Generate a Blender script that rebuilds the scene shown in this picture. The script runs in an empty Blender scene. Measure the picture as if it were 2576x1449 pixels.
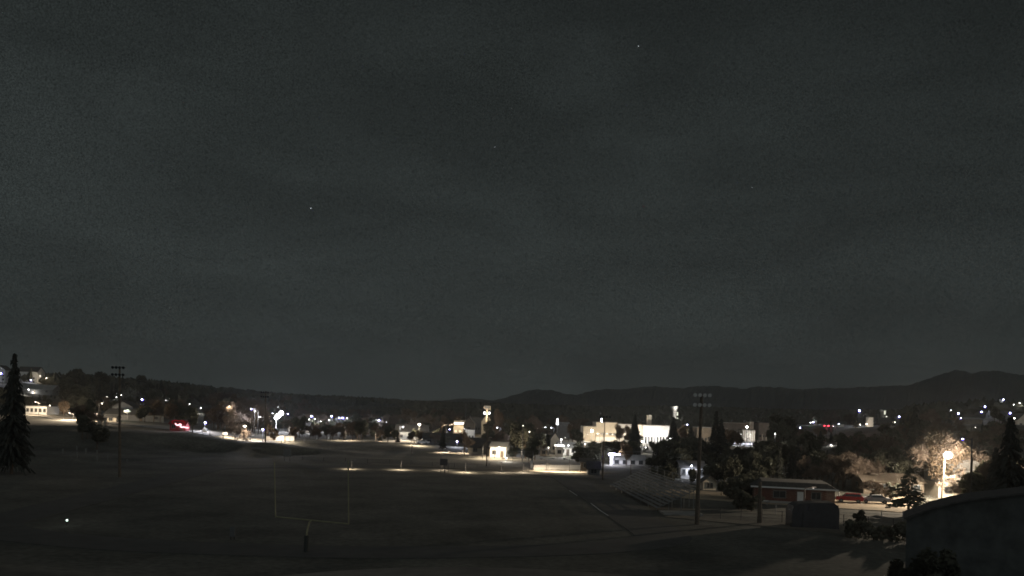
import bpy, math, random
import numpy as np
from mathutils import Vector, Matrix
rnd = random.Random(7)
R = math.radians
scene = bpy.context.scene
col = scene.collection

# ---------------------------------------------------------------- camera
CAM_H = 14.0
F = 2144.0                      # focal length in pixels of a 2576 wide frame
CX, CY = 1288.0, 1030.0         # principal point (lens shifted, camera level)
ROLL = R(1.7)
cd = bpy.data.cameras.new('camera')
cam = bpy.data.objects.new('camera', cd)
col.objects.link(cam)
scene.camera = cam
cd.sensor_width = 36.0
cd.lens = 36.0 * F / 2576.0
cd.shift_y = (CY - 724.5) / 2576.0
cd.clip_start = 0.5
cd.clip_end = 60000.0
_r = Vector((math.cos(ROLL), 0, math.sin(ROLL)))
_u = Vector((-math.sin(ROLL), 0, math.cos(ROLL)))
_f = Vector((0, 1, 0))
cam.matrix_world = Matrix(((_r.x, _u.x, -_f.x, 0), (_r.y, _u.y, -_f.y, 0), (_r.z, _u.z, -_f.z, CAM_H), (0, 0, 0, 1)))

# ---------------------------------------------------------------- world: overcast night sky with thin cloud
w = bpy.data.worlds.new('World'); scene.world = w; w.use_nodes = True
nt = w.node_tree; nt.nodes.clear()
N = nt.nodes.new; L = nt.links.new
out = N('ShaderNodeOutputWorld'); bg = N('ShaderNodeBackground')
tc = N('ShaderNodeTexCoord'); sep = N('ShaderNodeSeparateXYZ'); L(tc.outputs['Generated'], sep.inputs[0])
ramp = N('ShaderNodeValToRGB'); L(sep.outputs['Z'], ramp.inputs[0])
e = ramp.color_ramp.elements
e[0].position = 0.0; e[0].color = (0.0318, 0.0382, 0.0376, 1)
e[1].position = 0.5; e[1].color = (0.0138, 0.0168, 0.0164, 1)
m1 = e.new(0.12); m1.color = (0.0266, 0.0326, 0.0318, 1)
m2 = e.new(0.28); m2.color = (0.0214, 0.0262, 0.0256, 1)
mp = N('ShaderNodeMapping'); mp.inputs['Scale'].default_value = (1.6, 1.0, 5.0); mp.inputs['Rotation'].default_value = (0.0, 0.16, 0.35)
L(tc.outputs['Generated'], mp.inputs[0])
n1 = N('ShaderNodeTexNoise'); n1.inputs['Scale'].default_value = 2.9; n1.inputs['Distortion'].default_value = .35; n1.inputs['Detail'].default_value = 6; n1.inputs['Roughness'].default_value = 0.5
L(mp.outputs[0], n1.inputs['Vector'])
mr = N('ShaderNodeMapRange'); mr.inputs[1].default_value = 0.35; mr.inputs[2].default_value = 0.68; mr.inputs[3].default_value = 0.82; mr.inputs[4].default_value = 1.17
L(n1.outputs['Fac'], mr.inputs[0])
n2 = N('ShaderNodeTexNoise'); n2.inputs['Scale'].default_value = 640; n2.inputs['Detail'].default_value = 2
L(tc.outputs['Generated'], n2.inputs['Vector'])
mr2 = N('ShaderNodeMapRange'); mr2.inputs[1].default_value = 0.25; mr2.inputs[2].default_value = 0.75; mr2.inputs[3].default_value = 0.50; mr2.inputs[4].default_value = 1.50
L(n2.outputs['Fac'], mr2.inputs[0])
mrx = N('ShaderNodeMapRange'); mrx.inputs[1].default_value = -0.15; mrx.inputs[2].default_value = 0.6; mrx.inputs[3].default_value = 1.05; mrx.inputs[4].default_value = 0.84
L(sep.outputs['X'], mrx.inputs[0])
mu = N('ShaderNodeMath'); mu.operation = 'MULTIPLY'; L(mr.outputs[0], mu.inputs[0]); L(mr2.outputs[0], mu.inputs[1])
vm = N('ShaderNodeVectorMath'); vm.operation = 'SCALE'; L(ramp.outputs[0], vm.inputs[0]); L(mu.outputs[0], vm.inputs['Scale'])
vx = N('ShaderNodeVectorMath'); vx.operation = 'SCALE'; L(vm.outputs[0], vx.inputs[0]); L(mrx.outputs[0], vx.inputs['Scale'])
L(vx.outputs[0], bg.inputs[0]); bg.inputs[1].default_value = 1.0
L(bg.outputs[0], out.inputs[0])

# broad soft fill lamp added behind the camera to lift the dark tones
sd = bpy.data.lights.new('fill_sun', 'SUN'); sun = bpy.data.objects.new('fill_sun', sd); col.objects.link(sun)
sd.energy = 0.235; sd.angle = R(80); sd.color = (0.90, 0.97, 1.0)
sun.rotation_euler = (R(62), 0, R(10))

scene.view_settings.view_transform = 'Standard'
scene.view_settings.look = 'None'
scene.view_settings.exposure = 0.0
scene.view_settings.gamma = 1.0
scene.view_settings.use_curve_mapping = False
cy = scene.cycles
cy.max_bounces = 3; cy.diffuse_bounces = 1; cy.glossy_bounces = 2; cy.transmission_bounces = 3; cy.transparent_max_bounces = 8
cy.sample_clamp_indirect = 0.4; cy.sample_clamp_direct = 30.0
cy.use_denoising = True
cy.filter_width = 1.7
cy.use_light_tree = True
cy.caustics_reflective = False; cy.caustics_refractive = False

# ---------------------------------------------------------------- pixel <-> place helpers
def point(px, py, Y):
    u = (px - CX) / F; v = -(py - CY) / F
    d = _f + _r * u + _u * v
    return Vector((0, 0, CAM_H)) + d * (Y / d.y)
def pix(p):
    q = Vector(p) - Vector((0, 0, CAM_H)); s = F / q.y
    return CX + q.dot(_r) * s, CY - q.dot(_u) * s

def sstep(a, b, x):
    t = np.clip((x - a) / (b - a), 0, 1); return t * t * (3 - 2 * t)
CTRL = []
for gy in range(75, 260, 22):
    for gx in range(-80, 90, 22): CTRL.append((gx, gy, 0.0))
for gx, gy, gz in ((0, -60, 11.5), (0, 0, 11.2), (-60, 0, 10.5), (60, 0, 9.5), (0, 22, 9.0), (-50, 25, 8.5), (50, 25, 7.0), (0, 42, 3.5), (-45, 42, 3.8), (45, 42, 2.6),
                   (0, 58, .6), (-40, 58, .8), (40, 58, .4), (80, 70, 0), (110, 110, .5), (100, 150, .8), (-110, 80, 1.5), (-120, 140, 1.2), (-105, 190, 1.0),
                   (-70, 205, .2), (-150, 210, 3.0), (150, 200, 3.0), (-200, 120, 4), (200, 100, 5), (-300, 0, 8), (300, 0, 8)):
    CTRL.append((gx, gy, gz))
for px, py, Y in ((65, 1041, 330), (197, 1057, 300), (370, 1070, 280), (500, 1084, 272), (570, 1096, 268), (640, 1105, 264), (740, 1108, 268), (860, 1113, 285),
                  (0, 1040, 330), (130, 1048, 315), (285, 1063, 290), (430, 1077, 276),
                  (474, 1088, 246), (526, 1097, 244), (586, 1107, 241), (627, 1113, 240), (669, 1111, 237), (702, 1115, 240), (736, 1125, 238),
                  (300, 1082, 245), (150, 1068, 255),
                  (77, 968, 640), (0, 955, 620), (150, 970, 660), (260, 985, 640), (360, 1012, 520), (0, 985, 460), (150, 1000, 460), (420, 1018, 520), (520, 1035, 480),
                  (2396, 1062, 600), (2478, 1052, 600), (2530, 1035, 620), (2580, 1035, 600), (2300, 1066, 560), (2165, 1069, 560), (2430, 1078, 450), (2560, 1068, 420),
                  (2400, 1112, 330), (2550, 1100, 300), (2300, 1120, 300), (2050, 1078, 600), (2480, 1150, 210)):
    p = point(px, py, Y); CTRL.append((p.x, p.y, p.z))
for gy in (330, 420, 520, 640, 800, 1000):
    for k in (-.22, -.12, 0, .12, .24): CTRL.append((k * gy, gy, 0.3 if gy < 700 else 3.0))
for gx in range(-1400, 1401, 350):
    CTRL.append((gx, 1350, 14 + abs(gx) * .012)); CTRL.append((gx, 2400, 20))
CT = np.array(CTRL)
def G(x, y):
    x = np.atleast_1d(np.asarray(x, float)); y = np.atleast_1d(np.asarray(y, float))
    o = np.empty(x.shape)
    fx = x.ravel(); fy = y.ravel(); fo = np.empty(fx.shape)
    for i in range(0, fx.size, 4000):
        a = fx[i:i+4000, None]; b = fy[i:i+4000, None]
        d2 = (a - CT[None, :, 0])**2 + (b - CT[None, :, 1])**2 + 9.0
        wt = 1.0 / d2**2.2
        fo[i:i+4000] = (wt * CT[None, :, 2]).sum(1) / wt.sum(1)
    return fo.reshape(x.shape)
def g(x, y): return float(G(x, y)[0])
def stand(px, Y, py=1080):
    """ground point under picture column px at distance Y"""
    for _ in range(6):
        p = point(px, py, Y); z = g(p.x, Y)
        py = pix((p.x, Y, z))[1]
    return Vector((p.x, Y, g(p.x, Y)))
def top_of(px, py, Y): return point(px, py, Y).z
def base_at(px, py):
    Y = 50.0
    while Y < 900:
        p = point(px, py, Y)
        if p.z <= g(p.x, Y): return Vector((p.x, Y, g(p.x, Y)))
        Y += 1.0
    return stand(px, 500)
def lamp_depth(px, py, h, lo=190, hi=900):
    Y = lo
    while Y < hi:
        p = point(px, py, Y)
        if p.z - g(p.x, Y) <= h: return Y
        Y += 5
    return hi
PROTECT = []     # (px0, py0, px1, py1, Y): what trees must not stand in front of
def protect(px0, py0, px1, py1, Y): PROTECT.append((px0, py0, px1, py1, Y))

# ---------------------------------------------------------------- materials
MATS = {}
def mat(name, c, rough=0.8, var=0.25, scale=1.5, bump=0.0, metal=0.0, c2=None, transl=0.0):
    if name in MATS: return MATS[name]
    m = bpy.data.materials.new(name); m.use_nodes = True
    t = m.node_tree; b = t.nodes['Principled BSDF']
    b.inputs['Roughness'].default_value = rough; b.inputs['Metallic'].default_value = metal
    tcn = t.nodes.new('ShaderNodeTexCoord')
    nz = t.nodes.new('ShaderNodeTexNoise'); nz.inputs['Scale'].default_value = scale; nz.inputs['Detail'].default_value = 5; nz.inputs['Roughness'].default_value = .62
    t.links.new(tcn.outputs['Object'], nz.inputs['Vector'])
    cr = t.nodes.new('ShaderNodeValToRGB'); t.links.new(nz.outputs['Fac'], cr.inputs[0])
    a = c; bb = c2 or c
    cr.color_ramp.elements[0].position = .3; cr.color_ramp.elements[0].color = (*[v * (1 - var) for v in a], 1)
    cr.color_ramp.elements[1].position = .7; cr.color_ramp.elements[1].color = (*[min(1, v * (1 + var)) for v in bb], 1)
    t.links.new(cr.outputs[0], b.inputs['Base Color'])
    if bump:
        bp = t.nodes.new('ShaderNodeBump'); bp.inputs['Strength'].default_value = bump; bp.inputs['Distance'].default_value = .1
        t.links.new(nz.outputs['Fac'], bp.inputs['Height']); t.links.new(bp.outputs[0], b.inputs['Normal'])
    if transl:
        tr = t.nodes.new('ShaderNodeBsdfTranslucent'); t.links.new(cr.outputs[0], tr.inputs[0])
        mx = t.nodes.new('ShaderNodeMixShader'); mx.inputs[0].default_value = transl
        o = t.nodes['Material Output']
        t.links.new(b.outputs[0], mx.inputs[1]); t.links.new(tr.outputs[0], mx.inputs[2]); t.links.new(mx.outputs[0], o.inputs[0])
    MATS[name] = m; return m
def glow(name, c, s):
    if name in MATS: return MATS[name]
    m = bpy.data.materials.new(name); m.use_nodes = True; t = m.node_tree; t.nodes.clear()
    o = t.nodes.new('ShaderNodeOutputMaterial'); em = t.nodes.new('ShaderNodeEmission')
    em.inputs[0].default_value = (*c, 1); em.inputs[1].default_value = s
    t.links.new(em.outputs[0], o.inputs[0])
    m.cycles.emission_sampling = 'NONE'
    MATS[name] = m; return m
COOL = (0.80, 0.84, 1.0); WARM = (1.0, 0.80, 0.56); WHITE = (1.0, 0.95, 0.88); VIOLET = (0.30, 0.16, 1.0)

M_conc = mat('concrete', (.34, .33, .31), .9, .2, .8)
M_metal = mat('galvanised_metal', (.30, .31, .32), .55, .2, 2, metal=.5)
M_dark = mat('dark_metal', (.05, .05, .055), .6, .2, 2)
M_alu = mat('aluminium', (.19, .21, .215), .6, .25, 3)
M_oldw = mat('chalky_old_paint', (.20, .20, .19), .9, .2, 3)
M_wood = mat('weathered_wood', (.13, .105, .08), .9, .35, 3, bump=.4)
M_white = mat('white_siding', (.72, .71, .68), .75, .10, .8)
M_cream = mat('cream_stucco', (.52, .47, .38), .85, .14, .6)
M_tan = mat('tan_wall', (.26, .22, .175), .85, .2, .7)
M_grey = mat('grey_siding', (.15, .155, .155), .8, .15, .8)
M_brick = mat('red_brick', (.17, .075, .055), .9, .28, 3)
M_roof = mat('asphalt_shingle', (.085, .083, .08), .95, .3, 2, bump=.3)
M_roofl = mat('pale_metal_roof', (.28, .285, .28), .6, .15, .8)
M_glass = mat('dark_glass', (.03, .035, .04), .15, .2, 1)
M_bark = mat('bark', (.11, .085, .065), .95, .35, 5, bump=.4)
M_leaf = mat('dark_foliage', (.085, .09, .065), .85, .4, 3.5, c2=(.11, .11, .08), transl=.25)
M_autumn = mat('autumn_foliage', (.14, .105, .065), .85, .4, 3.5, c2=(.17, .12, .08), transl=.25)
M_pine = mat('pine_needles', (.048, .053, .045), .9, .35, 4)
M_pineg = mat('grey_green_needles', (.10, .11, .075), .9, .35, 4)
M_twig = mat('twigs', (.15, .115, .09), .95, .35, 4)
M_yellow = mat('yellow_paint', (.36, .34, .21), .6, .15, 2)
M_paintw = mat('white_paint', (.78, .78, .76), .6, .08, 2)
M_tyre = mat('rubber', (.02, .02, .02), .9, .2, 4)

# ---------------------------------------------------------------- mesh helpers
class MB:
    def __init__(s): s.v = []; s.f = []
    def box(s, c, d, rz=0.0, ry=0.0):
        i = len(s.v); ca, sa = math.cos(rz), math.sin(rz); cb, sb = math.cos(ry), math.sin(ry)
        for z in (-.5, .5):
            for x, y in ((-.5, -.5), (.5, -.5), (.5, .5), (-.5, .5)):
                X, Y_, Z = x * d[0], y * d[1], z * d[2]
                X, Z = X * cb + Z * sb, -X * sb + Z * cb
                s.v.append((c[0] + X * ca - Y_ * sa, c[1] + X * sa + Y_ * ca, c[2] + Z))
        s.f += [(i, i+3, i+2, i+1), (i+4, i+5, i+6, i+7), (i, i+1, i+5, i+4), (i+1, i+2, i+6, i+5), (i+2, i+3, i+7, i+6), (i+3, i, i+4, i+7)]
        return s
    def cyl(s, a, b, r0, r1=None, n=8, cap=True):
        r1 = r0 if r1 is None else r1
        a = Vector(a); b = Vector(b); d = (b - a)
        if d.length < 1e-6: return s
        d.normalize(); x = d.orthogonal().normalized(); y = d.cross(x); i = len(s.v)
        for p, r in ((a, r0), (b, r1)):
            for k in range(n):
                t = 2 * math.pi * k / n; q = p + (x * math.cos(t) + y * math.sin(t)) * r; s.v.append(tuple(q))
        for k in range(n): s.f.append((i+k, i+(k+1) % n, i+n+(k+1) % n, i+n+k))
        if cap: s.f.append(tuple(i+k for k in reversed(range(n)))); s.f.append(tuple(i+n+k for k in range(n)))
        return s
    def ball(s, c, r, n=10, m=6, sq=(1, 1, 1)):
        i = len(s.v)
        for j in range(m + 1):
            t = math.pi * j / m
            for k in range(n):
                p = 2 * math.pi * k / n
                s.v.append((c[0] + r*sq[0]*math.sin(t)*math.cos(p), c[1] + r*sq[1]*math.sin(t)*math.sin(p), c[2] + r*sq[2]*math.cos(t)))
        for j in range(m):
            for k in range(n):
                s.f.append((i+j*n+k, i+(j+1)*n+k, i+(j+1)*n+(k+1) % n, i+j*n+(k+1) % n))
        return s
    def prism(s, prof, y0, y1, inset=0.0):
        """profile in x,z extruded along y"""
        i = len(s.v); n = len(prof)
        for y in (y0, y1):
            for x, z in prof: s.v.append((x, y, z))
        for k in range(n): s.f.append((i+k, i+(k+1) % n, i+n+(k+1) % n, i+n+k))
        s.f.append(tuple(i+k for k in reversed(range(n)))); s.f.append(tuple(i+n+k for k in range(n)))
        return s
    def quad(s, a, b, c, d):
        i = len(s.v); s.v += [tuple(a), tuple(b), tuple(c), tuple(d)]; s.f.append((i, i+1, i+2, i+3)); return s
    def mesh(s, name, m, smooth=False):
        me = bpy.data.meshes.new(name); me.from_pydata(s.v, [], s.f); me.update()
        if m: me.materials.append(m)
        if smooth: me.polygons.foreach_set('use_smooth', [True] * len(me.polygons))
        return me
    def build(s, name, m, parent=None, loc=None, smooth=False, label=None):
        o = bpy.data.objects.new(name, s.mesh(name, m, smooth)); col.objects.link(o)
        if parent: o.parent = parent
        if loc is not None: o.location = loc
        if label: o['label'] = label
        return o
def link(name, me, parent=None, loc=(0, 0, 0), rz=0, sc=None):
    o = bpy.data.objects.new(name, me); col.objects.link(o); o.location = loc; o.rotation_euler = (0, 0, rz)
    if sc: o.scale = sc
    if parent: o.parent = parent
    return o
def thing(name, label, cat, loc=(0, 0, 0), rz=0.0, group=None):
    o = bpy.data.objects.new(name, None); col.objects.link(o); o.empty_display_size = .5
    o.location = loc; o.rotation_euler = (0, 0, rz); o['label'] = label; o['category'] = cat
    if group: o['group'] = group
    return o
def tag(o, label=None, cat=None, group=None, kind=None):
    for k, v in (('label', label), ('category', cat), ('group', group), ('kind', kind)):
        if v: o[k] = v
    return o
def plight(parent, loc, power, c, size=.25, spot=None):
    ld = bpy.data.lights.new('lamp_light', 'SPOT' if spot else 'POINT'); ld.energy = power; ld.color = c; ld.shadow_soft_size = size
    if spot: ld.spot_size = R(spot); ld.spot_blend = 1.0
    o = bpy.data.objects.new('lamp_light', ld); col.objects.link(o); o.parent = parent; o.location = loc
    return o

# ---------------------------------------------------------------- ground, field, roads
ys = [-80, -50, -25, 0, 10, 20, 28]; y = 34.0
while y < 2500: ys.append(y); y += max(1.6, y * .012)
ys = np.array(ys); nt_ = 241
ts = np.linspace(-1, 1, nt_)
X = ts[None, :] * (np.maximum(ys, 0)[:, None] * .95 + 110); Yg = np.repeat(ys[:, None], nt_, 1)
Z = G(X, Yg)
def bumps(x, y): return .06*np.sin(x*.31+y*.17) + .05*np.sin(y*.43-x*.11+2)
v = np.stack([X.ravel(), Yg.ravel(), (Z).ravel()], 1)
f = []
nr = len(ys)
for j in range(nr - 1):
    for i in range(nt_ - 1):
        a = j * nt_ + i; f.append((a, a + 1, a + nt_ + 1, a + nt_))
me = bpy.data.meshes.new('ground'); me.from_pydata(v.tolist(), [], f); me.update()
M_grass = mat('dry_grass', (.105, .105, .088), .95, .45, .09, c2=(.125, .120, .100))
_t = M_grass.node_tree; _nz = _t.nodes.new('ShaderNodeTexNoise'); _nz.inputs['Scale'].default_value = 1.4; _nz.inputs['Detail'].default_value = 6
_tc = [n for n in _t.nodes if n.type == 'TEX_COORD'][0]; _t.links.new(_tc.outputs['Object'], _nz.inputs['Vector'])
_mr = _t.nodes.new('ShaderNodeMapRange'); _mr.inputs[1].default_value = .3; _mr.inputs[2].default_value = .7; _mr.inputs[3].default_value = .65; _mr.inputs[4].default_value = 1.3
_t.links.new(_nz.outputs['Fac'], _mr.inputs[0])
_cr = [n for n in _t.nodes if n.type == 'VALTORGB'][0]
_vm = _t.nodes.new('ShaderNodeVectorMath'); _vm.operation = 'SCALE'; _t.links.new(_cr.outputs[0], _vm.inputs[0]); _t.links.new(_mr.outputs[0], _vm.inputs['Scale'])
_t.links.new(_vm.outputs[0], _t.nodes['Principled BSDF'].inputs['Base Color'])
me.materials.append(M_grass); me.polygons.foreach_set('use_smooth', [True] * len(me.polygons))
ground = bpy.data.objects.new('ground', me); col.objects.link(ground); tag(ground, kind='structure')

def sheet(name, pts, width, m, lift=.10, step=2.0, kind='structure', closed=False, skirt=True):
    """a ribbon laid along a polyline on the ground, with a thickness"""
    P = [Vector((p[0], p[1], 0)) for p in pts]
    if closed: P.append(P[0].copy())
    S = []
    for a, b in zip(P, P[1:]):
        n = max(1, int((b - a).length / step))
        for k in range(n): S.append(a.lerp(b, k / n))
    S.append(P[-1])
    mb = MB(); nc = max(3, int(width / 3) + 1)
    rows = []
    for k, p in enumerate(S):
        if closed: d = S[(k + 1) % (len(S) - 1)] - S[(k - 1) % (len(S) - 1)]
        else: d = S[min(k + 1, len(S) - 1)] - S[max(k - 1, 0)]
        d.normalize(); nrm = Vector((-d.y, d.x, 0)); row = []
        for c in range(nc):
            q = p + nrm * (width * (c / (nc - 1) - .5)); row.append(q)
        rows.append(row)
    allq = [q for r_ in rows for q in r_]
    zz = G([q.x for q in allq], [q.y for q in allq])
    for q, z in zip(allq, zz): mb.v.append((q.x, q.y, z + lift))
    if skirt:
        off = len(mb.v)
        for q, z in zip(allq, zz): mb.v.append((q.x, q.y, z - .3))
    for a in range(len(rows) - 1):
        for c in range(nc - 1):
            i = a * nc + c; mb.f.append((i, i + nc, i + nc + 1, i + 1))
        if skirt:
            for i in (a * nc, a * nc + nc - 1): mb.f.append((i, i + nc, off + i + nc, off + i))
    return tag(mb.build(name, m, smooth=False), kind=kind)
M_asph = mat('asphalt', (.060, .058, .055), .9, .3, .5, c2=(.075, .072, .068))
M_gravel = mat('pale_gravel', (.33, .27, .20), .95, .25, .25, c2=(.46, .37, .26), bump=.2)
M_path = mat('worn_path', (.17, .15, .12), .95, .25, .4)
M_track = mat('cinder_track', (.100, .098, .092), .95, .2, .3)
M_roadl = mat('pale_concrete_road', (.26, .235, .20), .9, .15, .3)

FX, FY0, FY1 = -22.0, 96.0, 176.0; AX = R(4.0)       # running track centre line
def ring(r, n=28):
    o = []
    for k in range(n + 1):
        t = math.pi * k / n; o.append((FX + r * math.cos(t), FY1 - 0 + r * math.sin(t) * .42))
    for k in range(n + 1):
        t = math.pi + math.pi * k / n; o.append((FX + r * math.cos(t), FY0 + r * math.sin(t) * .42))
    c, s = math.cos(AX), math.sin(AX)
    return [(FX + (x - FX) * c - (yy - 136) * s, 136 + (x - FX) * s + (yy - 136) * c) for x, yy in o]
sheet('running_track', ring(37), 6.5, M_track, lift=.05, closed=True)
def line_mark(a, b, wd, name='painted_line'):
    return sheet(name, [a, b], wd, M_paintw, lift=.07, skirt=False)
for (a0, a1) in (((1432, 1235), (1452, 1249)), ((1486, 1267), (1512, 1287)), ((1512, 1287), (1530, 1300))):
    pa = base_at(*a0); pb = base_at(*a1); line_mark((pa.x, pa.y), (pb.x, pb.y), .16)
lroad = [stand(x, Y) for x, Y in ((-60, 345), (65, 330), (197, 300), (370, 280), (500, 272), (570, 268), (640, 264), (740, 268), (860, 285), (960, 320), (1060, 352), (1200, 375))]
sheet('road', [(p.x, p.y) for p in lroad], 7.5, M_roadl, lift=.12)
sheet('pavement', [(p.x - .0, p.y - 6.0) for p in lroad], 1.8, M_conc, lift=.16)
pth = [base_at(*q) for q in ((930, 1168), (1100, 1174), (1240, 1181), (1330, 1186), (1420, 1189), (1490, 1187), (1560, 1190))]
sheet('path', [(p.x, p.y) for p in pth], 6.5, M_path, lift=.08)
sheet('parking_lot', [(27, 152), (40, 146), (58, 139), (74, 133)], 15, M_gravel, lift=.10, step=3)
sheet('driveway', [(66, 146), (74, 162), (84, 180)], 7, M_gravel, lift=.14, step=3)
sheet('service_track', [(22, 117), (34, 110), (50, 100), (66, 98)], 3.4, M_path, lift=.08)
far_lot = [stand(x, 395) for x in (1440, 1560, 1700)]
sheet('parking_lot', [(p.x, p.y) for p in far_lot], 16, M_roadl, lift=.10, step=4)
far_lot2 = [stand(x, 408) for x in (1820, 1915)]
sheet('parking_lot', [(p.x, p.y) for p in far_lot2], 16, M_roadl, lift=.10, step=4)
lawn = [base_at(*q) for q in ((1092, 1139), (1185, 1143), (1250, 1149), (1290, 1154))]
sheet('lawn_path', [(p.x, p.y) for p in lawn], 9, M_roadl, lift=.12)

# ---------------------------------------------------------------- hills
def ridge(name, sky, Y0, Y1, m, rough, seed, step=6):
    xs = np.arange(sky[0][0], sky[-1][0] + .1, step)
    tops = np.interp(xs, [s[0] for s in sky], [s[1] for s in sky])
    rg = np.random.RandomState(seed)
    rows = 16; mb = MB(); nx = len(xs)
    ridge_n = np.convolve(rg.rand(nx + 8), np.ones(3) / 3, 'same')[4:-4] - .5
    for j in range(rows):
        t = j / (rows - 1); Yr = Y0 + (Y1 - Y0) * t
        for i, x in enumerate(xs):
            pt = point(x, tops[i], Y1); Zt = pt.z
            prof = math.sin(t * math.pi / 2) ** 1.3
            un = .10 * math.sin(x * .013 + t * 7 + seed) + .07 * math.sin(x * .031 - t * 11 + seed * 2)
            zz = 2 + (Zt - 2) * min(1.0, max(0, prof + un * math.sin(t * math.pi)))
            if t > .3: zz += ridge_n[i] * rough + (rg.rand() - .5) * rough * .6
            X_ = pt.x * Yr / Y1 * 1.0
            mb.v.append((X_, Yr, zz))
    for j, (t, k) in enumerate(((1.25, .7), (1.6, 0.0))):
        for i, x in enumerate(xs):
            pt = point(x, tops[i], Y1); mb.v.append((pt.x * t, Y1 * t, pt.z * k))
    for j in range(rows + 1):
        for i in range(nx - 1):
            a = j * nx + i; mb.f.append((a, a + 1, a + nx + 1, a + nx))
    return tag(mb.build(name, m), kind='structure')
M_hill = mat('wooded_hill', (.056, .066, .062), .95, .35, .012)
M_hill2 = mat('near_wooded_hill', (.052, .058, .046), .95, .4, .03)
ridge('hills', [(-700, 985), (-200, 990), (300, 1002), (700, 1010), (950, 1013), (1020, 1014), (1100, 1008), (1165, 1003), (1200, 1004), (1235, 1009), (1270, 1001), (1310, 992), (1345, 985), (1385, 985), (1415, 992), (1445, 996), (1490, 989), (1550, 982), (1600, 976), (1650, 973), (1720, 977), (1790, 977), (1870, 980), (1960, 984), (2050, 979), (2130, 976), (2200, 977), (2280, 972), (2340, 964), (2375, 953), (2400, 943), (2430, 941), (2480, 945), (2576, 945), (2750, 930), (3200, 950)], 2300, 4200, M_hill, 7, 3, step=5)
ridge('hills', [(-600, 930), (-100, 940), (0, 944), (60, 950), (130, 948), (200, 945), (260, 949), (330, 957), (400, 963), (500, 967), (560, 975), (640, 984), (700, 991), (780, 997), (860, 1003), (950, 1010), (1040, 1018), (1130, 1030)], 760, 1500, M_hill2, 5, 5, step=4)

def distant_woods():
    rg = np.random.RandomState(5); n = 42000
    Yw = 620 * np.exp(rg.rand(n) ** .8 * math.log(2250 / 620)); Xw = (rg.rand(n) * 2 - 1) * Yw * .68
    zg = G(Xw, Yw); hh = 4 + 7 * rg.rand(n); mb = MB()
    a = rg.rand(n) * 6.28; r_ = 2.2 + Yw / 260
    ok = ~((Yw < 760) & (np.abs(Xw / Yw - .41) < .05))
    V = np.empty((n, 5, 3)); 
    for k in range(3):
        V[:, k, 0] = Xw + r_ * np.cos(a + k * 2.09); V[:, k, 1] = Yw + r_ * np.sin(a + k * 2.09); V[:, k, 2] = zg + hh * (.35 + .2 * rg.rand(n))
    V[:, 3, 0] = Xw + rg.randn(n) * .6; V[:, 3, 1] = Yw; V[:, 3, 2] = zg + hh
    V[:, 4, 0] = Xw; V[:, 4, 1] = Yw; V[:, 4, 2] = zg - .5
    V = V[ok]; m = len(V); I = np.arange(m)[:, None] * 5
    f = np.concatenate([I + np.array([[0, 1, 3]]), I + np.array([[1, 2, 3]]), I + np.array([[2, 0, 3]]), I + np.array([[1, 0, 4]]), I + np.array([[2, 1, 4]]), I + np.array([[0, 2, 4]])])
    me = bpy.data.meshes.new('distant_woods'); me.from_pydata(V.reshape(-1, 3).tolist(), [], f.tolist()); me.update(); me.materials.append(M_leaf)
    o = bpy.data.objects.new('distant_woods', me); col.objects.link(o); tag(o, 'dark mass of far woods below the hills', 'woods', kind='stuff')
distant_woods()

# ---------------------------------------------------------------- stars
for px, py, r_, lb in ((782, 524, 2.0, 'brightest small star low in the left half of the sky'), (1606, 116, 1.6, 'small white star high right of centre'),
                       (1892, 472, 1.2, 'faint star at mid height in the right half'), (1245, 370, 1.1, 'faintest star near the centre of the sky'),):
    p = point(px, py, 40000)
    o = MB().ball((0, 0, 0), 9 * r_, 8, 6).build('star', glow('starlight', (.85, .93, 1.0), 1.6), loc=p); tag(o, lb, 'star')

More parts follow.
